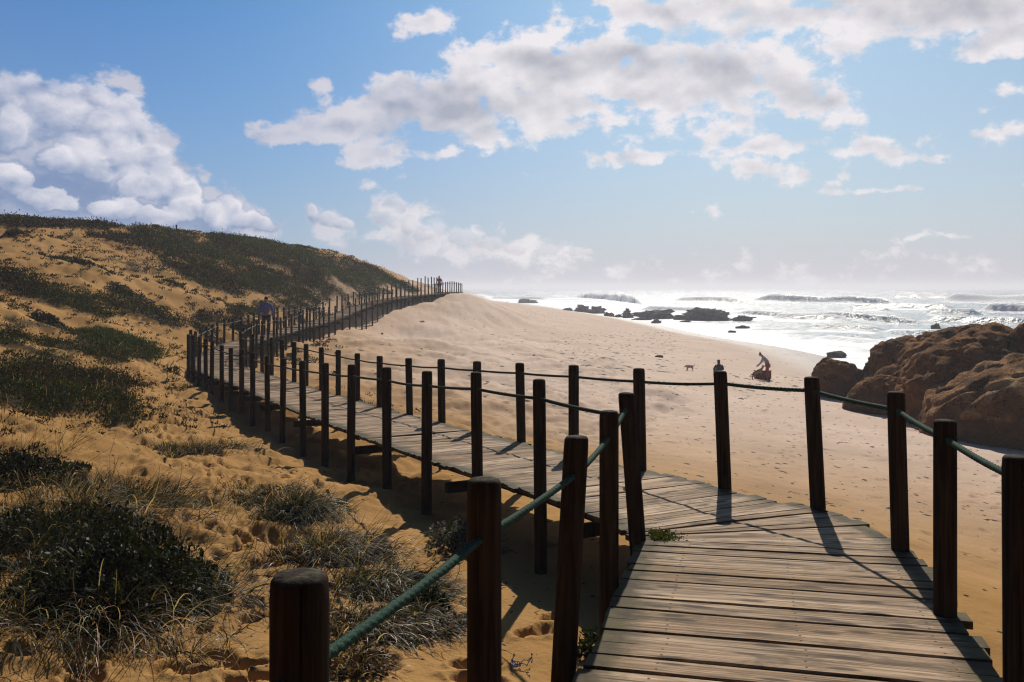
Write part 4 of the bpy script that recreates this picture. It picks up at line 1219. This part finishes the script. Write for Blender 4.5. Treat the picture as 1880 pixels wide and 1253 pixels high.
def cushion(label, px, py, y, rx, ry, h, n, leaf=.02, tone=GREEN_D, name='cushion_shrub', group='low dark shrubs near the camera'):
    p = at(px, py, y); g = gz(p.x, y)
    root = tag(empty(name, (p.x, y, g)), label, 'shrub', group)
    th_ = rng.uniform(0, 2 * np.pi, n); lim = .55 + .9 * fbm(np.cos(th_) * 1.6 + px, np.sin(th_) * 1.6 + py, s=int(px), o=4)
    r = np.sqrt(rng.random(n)) * lim
    hh = np.clip(1 - (r / lim) ** 2, 0, 1) ** .6 * (.15 + 1.5 * fbm(np.cos(th_) * r * 3.2 + px, np.sin(th_) * r * 3.2, s=int(px) + 2, o=4) ** 1.5)
    P = np.stack([np.cos(th_) * r * rx, np.sin(th_) * r * ry, h * hh * (1 - .6 * rng.random(n) ** 1.6) * 1.25], 1)
    tw = rng.random(n) < .05; P[tw, 2] += np.abs(rng.normal(0, .07, tw.sum())) * h / .4
    P[:, 2] += np.array(ground(P[:, 0] + p.x, P[:, 1] + y)) - g - .02
    v, q, mm = leaves(P, rng.lognormal(0, .38, n) * leaf, 2.1, .6)
    col = np.where((rng.random(n) < .8)[:, None], vary(tone, n, .35), vary((.022, .028, .008), n, .3))
    link('foliage', np_mesh('foliage', v, [q], False, cols=dict(Col=np.repeat(col, mm, 0))), M['leaf'], root)
    if name == 'small_shrub' or h < .3: return root
    ns = 60
    P = rng.normal(0, .3, (ns, 3)) * np.array([rx, ry, 0]); P[:, 2] = 0
    D = np.stack([P[:, 0] * .8, P[:, 1] * .8, np.full(ns, .5)], 1) + rng.normal(0, .2, (ns, 3)); D /= np.linalg.norm(D, axis=1)[:, None]
    v, q, mm = ribbons(P, D, np.full(ns, h * .95), np.full(ns, .012), np.full(ns, .1), np.zeros(ns), 4)
    link('stems', np_mesh('stems', v, [q], True, cols=dict(Col=np.repeat(vary(BROWN, ns) * .7, mm, 0))), M['leaf'], root)
    return root
cushion('large black green scrub bush filling the lower left corner', 225, 1120, 5.9, .66, .72, .34, 20000, .0125)
cushion('smaller dark scrub bush behind the large one, among the long grass', 95, 1010, 7.2, .75, .6, .24, 9000, .0135)
cushion('dark leafy shrub with bright tips at the left edge', 40, 915, 9.3, .6, .55, .26, 7000, .015)
cushion('dark tuft of short leaves on the sand right of the green rope', 780, 1075, 6.1, .17, .14, .15, 1300, .013, name='small_shrub')
cushion('greyish prickly plant in the shadow beside the boardwalk', 838, 955, 7.75, .26, .22, .26, 1400, .016, (.09, .095, .10), name='small_shrub')
cushion('small dark weed at the foot of the deck beside the third post', 1084, 1178, 5.25, .11, .10, .15, 600, .012, (.02, .03, .01), name='small_shrub')
DK = (.016, .017, .008)
grass('dark wiry grass sprawling out of the large scrub bush', 215, 1090, 6.0, (.95, .85), 3600, (.25, .75), (.5, 1.1), (.30, -.2), .13, green=DK, dark=.9)
grass('dark wiry grass growing through the smaller scrub bush', 90, 990, 7.3, (1.0, .7), 2400, (.25, .7), (.4, 1.0), (.30, -.15), .2, green=DK, dark=.9)
grass('long pale grass lying over the top of the large scrub bush', 150, 960, 8.1, (1.2, .6), 1300, (.35, .8), (.4, 1.0), (.3, -.15), .42, green=DK)
grass('arching dry grass at the left edge above the scrub bushes', 20, 870, 9.8, (.5, .4), 320, (.4, .9), (.1, .7), (.2, .1), .6)
grass('green tufted grass behind the scrub bushes, left of the bare sand', 250, 905, 9.0, (.95, .45), 1900, (.22, .55), (.2, .9), (.2, .1), .16, green=DK)
grass('flattened silvery grass in the bottom left corner', 40, 1130, 5.3, (.5, .55), 480, (.4, .85), (.6, 1.1), (.5, -.2), .5, dark=1.1)
grass('long drooping blades across the front of the large scrub bush', 210, 1160, 5.3, (.55, .45), 380, (.4, .85), (.5, 1.0), (.35, -.2), .55)
grass('thin dry blades right of the large scrub bush', 345, 1200, 4.95, (.26, .26), 110, (.2, .45), (.3, 1.0), (.3, .1), .7)
grass('reddish brown grass clump beside the shadow of the boardwalk', 375, 800, 13.0, (.62, .6), 3200, (.2, .55), (.3, 1.1), (.4, -.15), .25, green=(.032, .018, .009), litter=1800)
grass('dark leafy tuft left of the reddish brown grass clump', 325, 785, 13.4, (.4, .25), 800, (.12, .30), (.1, .6), (.1, 0), .08, w=.009, green=DK)
grass('pale frizzy grass tuft halfway down the slope of sand', 490, 905, 9.3, (.34, .34), 1300, (.22, .52), (.5, 1.2), (.2, -.1), .42, green=(.03, .032, .014), litter=900)
grass('green bladed tuft right below the pale frizzy grass', 545, 945, 8.5, (.36, .34), 1500, (.25, .58), (.4, 1.0), (.35, -.1), .16, green=(.026, .032, .011), litter=900)
grass('broad brown grass mat behind the nearest post', 610, 995, 7.4, (.52, .42), 2600, (.25, .62), (.5, 1.2), (.4, -.15), .30, green=(.034, .022, .010), litter=2600)
grass('swept green grass under the thick rope', 715, 1045, 6.5, (.46, .36), 2300, (.3, .70), (.7, 1.2), (.6, -.15), .22, green=(.026, .029, .011), litter=1500)
grass('dry grass lying on the sand in front of the thick rope', 690, 1120, 5.6, (.46, .3), 1300, (.25, .6), (.8, 1.3), (.6, -.2), .40, green=(.032, .026, .012), litter=1300)
grass('dark trailing grass between the brown mat and the green rope', 770, 1110, 5.75, (.30, .24), 700, (.25, .5), (.6, 1.2), (.5, -.2), .25, green=DK, litter=700)
grass('wispy dry grass and twigs right of the nearest post', 650, 1190, 5.0, (.22, .2), 160, (.2, .42), (.6, 1.2), (.2, -.1), .7, litter=700)
grass('few tall thin stems rising from the sand in the middle of the slope', 660, 965, 7.9, (.35, .2), 26, (.35, .62), (.0, .3), (.05, 0), .8, w=.004)
grass('thin grass stems on the bare sand at the left', 110, 835, 11.2, (.5, .4), 60, (.3, .7), (.0, .4), (.25, 0), .7)
grass('small green sprig on the sand left of the pale frizzy grass', 445, 900, 9.9, (.2, .12), 90, (.08, .22), (.1, .6), (0, 0), .3)
# moss tuft at the inner corner of the deck
n = 900
P = np.stack([.93 + np.abs(rng.normal(0, .075, n)), 5.80 + rng.normal(0, .06, n), np.full(n, EYE - 1.652)], 1)
v, q, mm = leaves(P, rng.uniform(.006, .015, n), 2.0, .5)
o = link('moss_tuft', np_mesh('moss_tuft', v, [q], False, cols=dict(Col=np.repeat(vary((.065, .080, .018), n, .3), mm, 0))), M['leaf'])
tag(o, 'bright green moss tuft on the deck corner at the foot of the leaning post', 'moss')

# -- seaweed scraps and twigs, plus dark scraps standing in for footprint shadows
parts = []
def strew(n, *win, s=(.05, .16)):
    i = spots_on_ground(n, *win)
    return np.stack([GX.ravel()[i], GY.ravel()[i], GZ.ravel()[i]], 1), rng.uniform(*s, n)
def scraps(P, s):
    n = len(P); a = rng.normal(0, .5, n); k = 7
    V = [P + np.stack([0 * s, 0 * s, s * .13 + .004], 1)]
    for j in range(k):
        t = 2 * np.pi * j / k; rr2 = s * rng.uniform(.5, 1.15, n)
        V.append(P + np.stack([np.cos(t) * rr2 * np.cos(a) - np.sin(t) * rr2 * .35 * np.sin(a), np.cos(t) * rr2 * np.sin(a) + np.sin(t) * rr2 * .35 * np.cos(a), np.full(n, -.004)], 1))
    V = np.stack(V, 1).reshape(-1, 3); b = (np.arange(n) * (k + 1))[:, None]
    return V, np.concatenate([b + np.array([[0, 1 + j, 1 + (j + 1) % k]]) for j in range(k)])
sets = [strew(260, 1030, 1240, 610, 690, s=(.12, .35)), strew(60, 1335, 1480, 690, 720, s=(.08, .3)), strew(800, 560, 1500, 560, 760, s=(.05, .22)), strew(900, 1000, 1880, 700, 960, s=(.03, .14)),
        strew(160, 1500, 1880, 800, 1250, s=(.012, .06)), strew(110, 0, 520, 760, 900, s=(.012, .05)), strew(420, 380, 1100, 850, 1250, s=(.006, .045)), strew(260, 0, 420, 780, 960, s=(.008, .05))]
v, q = scraps(np.concatenate([a for a, b in sets]), np.concatenate([b for a, b in sets]))
o = link('seaweed_and_print_shadows', np_mesh('seaweed_and_print_shadows', v, [q], True), M['weed'])
tag(o, 'dark scraps of seaweed, twigs and imitated footprint shadows strewn over the sand', 'debris', kind='stuff')
# ---------------------------------------------------------------- sky, sun, camera
world = bpy.data.worlds.new('World'); scene.world = world; world.use_nodes = True
t = NT(world.node_tree); bg = world.node_tree.nodes['Background']
sky = t.node('ShaderNodeTexSky', sky_type='NISHITA')
sky.sun_disc = False; sky.sun_elevation = SUN_EL; sky.sun_rotation = SUN_AZ
sky.air_density = 1.0; sky.dust_density = .9; sky.ozone_density = 2.5
g = t.node('ShaderNodeTexCoord').outputs['Generated']
sep = t.node('ShaderNodeSeparateXYZ'); t.put(sep.inputs[0], g)
x, y, z = sep.outputs
az = t.math('ARCTAN2', x, y); el = t.math('ARCSINE', z)
cmb = t.node('ShaderNodeCombineXYZ'); t.put(cmb.inputs[0], az); t.put(cmb.inputs[1], el)
uv = cmb.outputs[0]
wn = t.noise(g, 7, 3, .55, 0, True)
uv = t.vmath('ADD', uv, t.vmath('MULTIPLY', t.vmath('SUBTRACT', wn, (.5, .5, .5)), (.055, .035, 0)))
wn2 = t.noise(g, 26, 4, .55, 0, True)
uv = t.vmath('ADD', uv, t.vmath('MULTIPLY', t.vmath('SUBTRACT', wn2, (.5, .5, .5)), (.034, .024, 0)))
# cloud masses: (px, py, rx, ry, weight) on the same survey frame, turned into azimuth and elevation
BLOBS = [(60, 235, 190, 90, 1.2), (190, 225, 115, 75, 1.1), (110, 350, 250, 110, 1.2), (240, 320, 110, 75, 1.1), (330, 400, 130, 65, 1.1), (440, 415, 80, 48, .8), (20, 410, 330, 60, 1.1), (370, 318, 22, 10, .35),
         (600, 415, 62, 36, .55), (570, 392, 25, 18, .4), (755, 415, 60, 48, .75), (735, 380, 28, 24, .6), (840, 440, 110, 30, .75), (900, 455, 160, 26, .7), (1010, 480, 120, 30, .45),
         (520, 247, 75, 18, .8), (610, 228, 80, 40, .95), (590, 155, 13, 9, .22), (720, 205, 110, 55, 1.0), (830, 195, 130, 60, 1.0), (690, 282, 60, 40, .8), (820, 282, 55, 10, .45), (890, 250, 70, 45, .75), (930, 110, 110, 62, 1.0), (880, 150, 90, 50, .9),
         (1000, 175, 150, 75, 1.1), (980, 70, 80, 30, .75), (1090, 115, 160, 50, 1.0), (1200, 165, 200, 75, 1.15), (1330, 150, 170, 75, 1.1), (1450, 155, 110, 65, 1.0), (1530, 185, 52, 36, .8), (1060, 230, 85, 18, .7),
         (785, 38, 66, 30, .75), (1100, 14, 110, 16, .6), (1250, 22, 240, 36, .9), (1450, 22, 240, 44, .9), (1720, 25, 260, 48, 1.0), (1840, 70, 90, 36, .9), (1650, 60, 80, 26, .7), (1545, 92, 36, 22, .4), (1700, -40, 400, 70, 1.1),
         (1170, 285, 110, 15, .65), (1400, 277, 110, 19, .75), (1400, 312, 75, 24, .65), (1220, 256, 70, 20, .45), (1310, 245, 85, 26, .5), (1440, 330, 45, 14, .45),
         (1590, 270, 70, 24, .75), (1700, 293, 62, 11, .7), (1700, 262, 38, 10, .5), (1830, 248, 62, 14, .55), (1855, 172, 24, 14, .55), (1820, 200, 28, 10, .5), (1590, 350, 80, 6, .5), (1555, 317, 22, 12, .45), (1745, 326, 15, 5, .35), (1540, 335, 16, 6, .3),
         (1745, 438, 90, 5, .4), (1855, 446, 25, 8, .4), (1325, 387, 14, 6, .3), (1875, 340, 15, 5, .4), (1450, 500, 330, 18, .22), (1130, 500, 150, 20, .3),
         (-150, 330, 260, 150, 1.2), (-500, 420, 300, 70, 1.0), (2200, 180, 220, 90, 1.0), (2400, 380, 200, 40, .8), (1250, -250, 520, 130, 1.0)]
fld = None
for px, py, rx, ry, w in BLOBS:
    a = math.atan((px - CX) / F); e = math.atan((HY - py) / F * math.cos(a))
    sx = F / rx / math.cos(a) * 1.0; sy = F / ry
    v = t.vmath('MULTIPLY_ADD', uv, (sx, sy, 0), (-a * sx, -e * sy, 0))
    d = t.math('MULTIPLY_ADD', t.vmath('LENGTH', v), -w, w)
    if fld is None: fld = d
    else:
        nd = t.node('ShaderNodeMath', operation='SMOOTH_MAX'); t.put(nd.inputs[0], fld); t.put(nd.inputs[1], d); nd.inputs[2].default_value = .18; fld = nd.outputs[0]
# bright heads and shaded hollows inside the masses: (px, py, rx, ry, amount)
TONES = [(22, 235, 42, 60, .35), (150, 270, 70, 38, .3), (235, 285, 75, 55, .3), (300, 335, 60, 60, .25), (430, 395, 60, 34, .25), (180, 165, 130, 30, .15), (275, 225, 30, 40, .3), (600, 400, 50, 26, .35), (745, 385, 45, 40, .35), (860, 430, 50, 22, .25),
         (90, 205, 80, 40, -.4), (60, 345, 110, 55, -.3), (190, 385, 140, 34, -.35), (150, 340, 40, 30, -.2), (370, 395, 50, 28, -.25), (330, 290, 25, 30, -.25),
         (810, 215, 110, 50, -.45), (700, 240, 60, 30, -.3), (1000, 115, 70, 36, -.35), (1180, 110, 75, 36, -.35), (1330, 110, 70, 40, -.35), (1490, 180, 60, 34, -.35), (1210, 60, 120, 20, -.2), (1600, 15, 120, 20, -.3), (1800, 25, 90, 22, -.35),
         (1100, 165, 120, 18, .3), (1230, 215, 100, 26, .25), (900, 60, 90, 30, .3), (620, 200, 60, 30, .25), (1430, 90, 80, 24, .3)]
tn = None
for px, py, rx, ry, w in TONES:
    a = math.atan((px - CX) / F); e = math.atan((HY - py) / F * math.cos(a))
    sx = F / rx / math.cos(a) / 1.35; sy = F / ry / 1.35
    v = t.vmath('MULTIPLY_ADD', uv, (sx, sy, 0), (-a * sx, -e * sy, 0))
    d = t.math('MULTIPLY', t.math('SUBTRACT', 1, t.vmath('LENGTH', v), clamp=True), w * 1.3)
    tn = d if tn is None else t.math('ADD', tn, d)
gs = t.vmath('MULTIPLY', g, (1, 1, 1.45))
sunv = (math.sin(SUN_AZ) * math.cos(SUN_EL), math.cos(SUN_AZ) * math.cos(SUN_EL), math.sin(SUN_EL))
gl = t.vmath('ADD', gs, (.005, -.004, .015))
def billow(vec, scale):
    nd = t.node('ShaderNodeTexVoronoi', feature='F1', normalize=True)
    t.put(nd.inputs['Vector'], vec); t.put(nd.inputs['Scale'], scale)
    nd.inputs['Detail'].default_value = 1.6; nd.inputs['Roughness'].default_value = .6
    return t.math('SUBTRACT', 1, nd.outputs['Distance'])
wv = t.vmath('ADD', gs, t.vmath('MULTIPLY', t.vmath('SUBTRACT', wn2, (.5, .5, .5)), (.03, .03, .03)))
wvl = t.vmath('ADD', gl, t.vmath('MULTIPLY', t.vmath('SUBTRACT', wn2, (.5, .5, .5)), (.03, .03, .03)))
bil, bil2 = billow(wv, 17), billow(wvl, 17)
big = t.noise(gs, 8, 3, .5); det = t.noise(gs, 26, 8, .60)
big2 = t.noise(gl, 8, 3, .5); dlo = t.noise(gs, 22, 4, .5); dlo2 = t.noise(gl, 22, 4, .5)
away = t.step(az, .02, -.34)
nz = t.math('MULTIPLY_ADD', t.math('SUBTRACT', big, .5), .6, t.math('MULTIPLY', t.math('SUBTRACT', det, .5), t.math('MULTIPLY_ADD', away, -1.2, 3.0)))
nz = t.math('ADD', nz, t.math('MULTIPLY', t.math('SUBTRACT', bil, .72), t.math('MULTIPLY_ADD', away, 1.5, .7)))
dens = t.math('ADD', fld, nz)
alpha = t.step(dens, -.06, t.math('MULTIPLY_ADD', away, -.20, .50))
soft = t.math('ADD', fld, t.math('MULTIPLY', t.math('SUBTRACT', big, .5), .7))
soft = t.math('ADD', soft, t.math('MULTIPLY', t.math('SUBTRACT', dlo, .5), .5))
thick = t.step(soft, .15, .95)
relief = t.math('ADD', t.math('MULTIPLY', t.math('SUBTRACT', dlo, dlo2), 1.3), t.math('MULTIPLY', t.math('SUBTRACT', big, big2), 2.2))
relief = t.math('ADD', relief, t.math('MULTIPLY', t.math('SUBTRACT', bil, bil2), t.math('MULTIPLY_ADD', away, 1.6, .9)))
lit = t.math('ADD', t.math('ADD', t.math('SUBTRACT', .95, t.math('MULTIPLY', thick, .42)), tn), relief, clamp=True)
cw = t.mix(lit, (7.0, 7.0, 7.9), (13.6, 12.9, 13.2))
cw = t.mix(away, cw, t.mix(lit, (3.0, 4.2, 7.2), (8.8, 8.8, 10.2)))
# heaped heads of the cumulus banks, far ones first: (px, py, rx, ry)
PUFFS = [(40, 170, 60, 34), (130, 175, 52, 34), (185, 172, 40, 32), (235, 205, 46, 40), (262, 235, 34, 40), (100, 215, 70, 40), (190, 235, 60, 46), (20, 235, 48, 52), (285, 285, 36, 36), (150, 268, 44, 30),
         (175, 300, 60, 44), (230, 285, 44, 42), (110, 300, 40, 34), (300, 330, 46, 44), (250, 340, 56, 40), (335, 352, 36, 36), (345, 385, 44, 30), (430, 375, 30, 28), (400, 398, 40, 30), (455, 398, 34, 26), (485, 412, 26, 22), (90, 370, 70, 30), (215, 385, 70, 26), (300, 400, 60, 24), (30, 330, 50, 40),
         (575, 392, 24, 20), (610, 402, 30, 18), (640, 412, 26, 14), (738, 375, 24, 22), (725, 398, 30, 24), (765, 405, 30, 22), (800, 420, 30, 22), (850, 428, 28, 20), (895, 440, 30, 18), (940, 452, 34, 16), (1000, 462, 34, 16), (1060, 468, 30, 12)]
ps, pa = None, None
fine = t.noise(gs, 48, 6, .62)
for px, py, rx, ry in PUFFS:
    a = math.atan((px - CX) / F); e = math.atan((HY - py) / F * math.cos(a))
    sx = F / rx / math.cos(a); sy = F / ry
    v = t.vmath('MULTIPLY_ADD', uv, (sx, sy, 0), (-a * sx, -e * sy, 0))
    l = t.math('ADD', t.vmath('LENGTH', v), t.math('MULTIPLY', t.math('SUBTRACT', fine, .5), .95))
    al = t.math('SUBTRACT', 1, t.step(l, .58, 1.04))
    sh = t.math('ADD', t.vmath('DOT_PRODUCT', v, (.28, .58, 0)), .50)
    if ps is None: ps, pa = sh, al
    else:
        nd = t.node('ShaderNodeMix', data_type='FLOAT'); t.put(nd.inputs[0], al); t.put(nd.inputs[2], ps); t.put(nd.inputs[3], sh); ps = nd.outputs[0]
        pa = t.math('MAXIMUM', pa, al)
ps = t.math('ADD', ps, t.math('ADD', t.math('MULTIPLY', relief, .5), t.math('MULTIPLY', t.math('SUBTRACT', fine, .5), .95)), clamp=True)
pc = t.mix(away, t.mix(ps, (6.6, 6.6, 7.6), (13.8, 13.0, 13.2)), t.mix(ps, (3.3, 4.5, 7.4), (13.4, 12.8, 13.4)))
low = t.step(el, .17, .05)
pk = t.math('MULTIPLY', pa, t.math('MULTIPLY_ADD', low, .3, t.math('MULTIPLY_ADD', away, .76, .16)), clamp=True)
cw = t.mix(pk, cw, pc)
alpha = t.math('MAXIMUM', alpha, t.math('MULTIPLY', pa, t.math('MULTIPLY_ADD', away, .5, t.math('MULTIPLY_ADD', low, .2, .4))))
left = t.step(az, .34, -.52)
skc = t.mix(1, sky.outputs[0], t.mix(left, (.82, 1.15, 1.26), (.10, .66, 1.20)), 'MULTIPLY')
# sea haze low over the horizon
hz = t.math('EXPONENT', t.math('MULTIPLY', t.math('MAXIMUM', el, 0), -5.6))
hcol = t.mix(away, (8.4, 8.0, 9.6), (6.6, 7.2, 9.2))
base = t.mix(t.math('MULTIPLY', hz, .95), skc, hcol)
fade = t.math('MULTIPLY', alpha, t.math('SUBTRACT', 1, t.math('MULTIPLY', hz, .25)))
col = t.mix(fade, base, cw)
# unseen sky behind and overhead is darkened here to deepen the scene's shadows
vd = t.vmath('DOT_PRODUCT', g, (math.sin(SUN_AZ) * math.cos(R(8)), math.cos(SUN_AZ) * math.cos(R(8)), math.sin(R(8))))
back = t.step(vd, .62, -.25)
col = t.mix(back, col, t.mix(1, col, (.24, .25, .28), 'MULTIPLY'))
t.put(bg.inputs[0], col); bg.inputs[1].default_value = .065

sun = bpy.data.lights.new('sun', 'SUN'); sun.energy = 5.0; sun.angle = R(.55); sun.color = (1, .93, .82)
so = bpy.data.objects.new('sun', sun); C.objects.link(so)
so.rotation_euler = Vector(sunv).to_track_quat('Z', 'Y').to_euler()
so.location = (10, 30, 40)

cam = bpy.data.cameras.new('camera'); co = bpy.data.objects.new('camera', cam); C.objects.link(co)
cam.sensor_width = 36; cam.lens = F / 1880 * 36; cam.sensor_fit = 'HORIZONTAL'
co.location = (0, 0, EYE); co.rotation_euler = (R(90), 0, 0)
cam.shift_y = -(1253 / 2 - HY) / 1880
cam.clip_start = .05; cam.clip_end = 40000
scene.camera = co

scene.view_settings.view_transform = 'Standard'; scene.view_settings.look = 'None'
scene.view_settings.exposure = 0; scene.view_settings.gamma = 1
scene.render.engine = 'CYCLES'
scene.cycles.max_bounces = 6; scene.cycles.transparent_max_bounces = 6; scene.cycles.diffuse_bounces = 3; scene.cycles.glossy_bounces = 3
scene.cycles.caustics_reflective = False; scene.cycles.caustics_refractive = False
scene.cycles.sample_clamp_indirect = 3
scene.cycles.use_denoising = True
scene.cycles.denoiser = 'OPENIMAGEDENOISE'; scene.cycles.denoising_input_passes = 'RGB_ALBEDO_NORMAL'; scene.cycles.denoising_prefilter = 'NONE'
scene.cycles.filter_width = 1.2

# ---------------------------------------------------------------- sea spray haze
hm = bpy.data.materials.new('haze'); hm.use_nodes = True
ht = NT(hm.node_tree); hm.node_tree.nodes.remove(hm.node_tree.nodes['Principled BSDF'])
pv = ht.node('ShaderNodeVolumePrincipled')
pv.inputs['Color'].default_value = (.90, .90, .96, 1); pv.inputs['Density'].default_value = .00075; pv.inputs['Anisotropy'].default_value = .35
ht.l.new(pv.outputs[0], hm.node_tree.nodes['Material Output'].inputs['Volume'])
bm = bmesh.new(); bmesh.ops.create_cube(bm, size=1)
me = bpy.data.meshes.new('haze'); bm.to_mesh(me); bm.free()
ho = link('haze', me, hm)
ho.scale = (28000, 28000, 32); ho.location = (0, 0, 2)
tag(ho, 'thin sea spray haze over beach and surf', 'haze', kind='stuff')
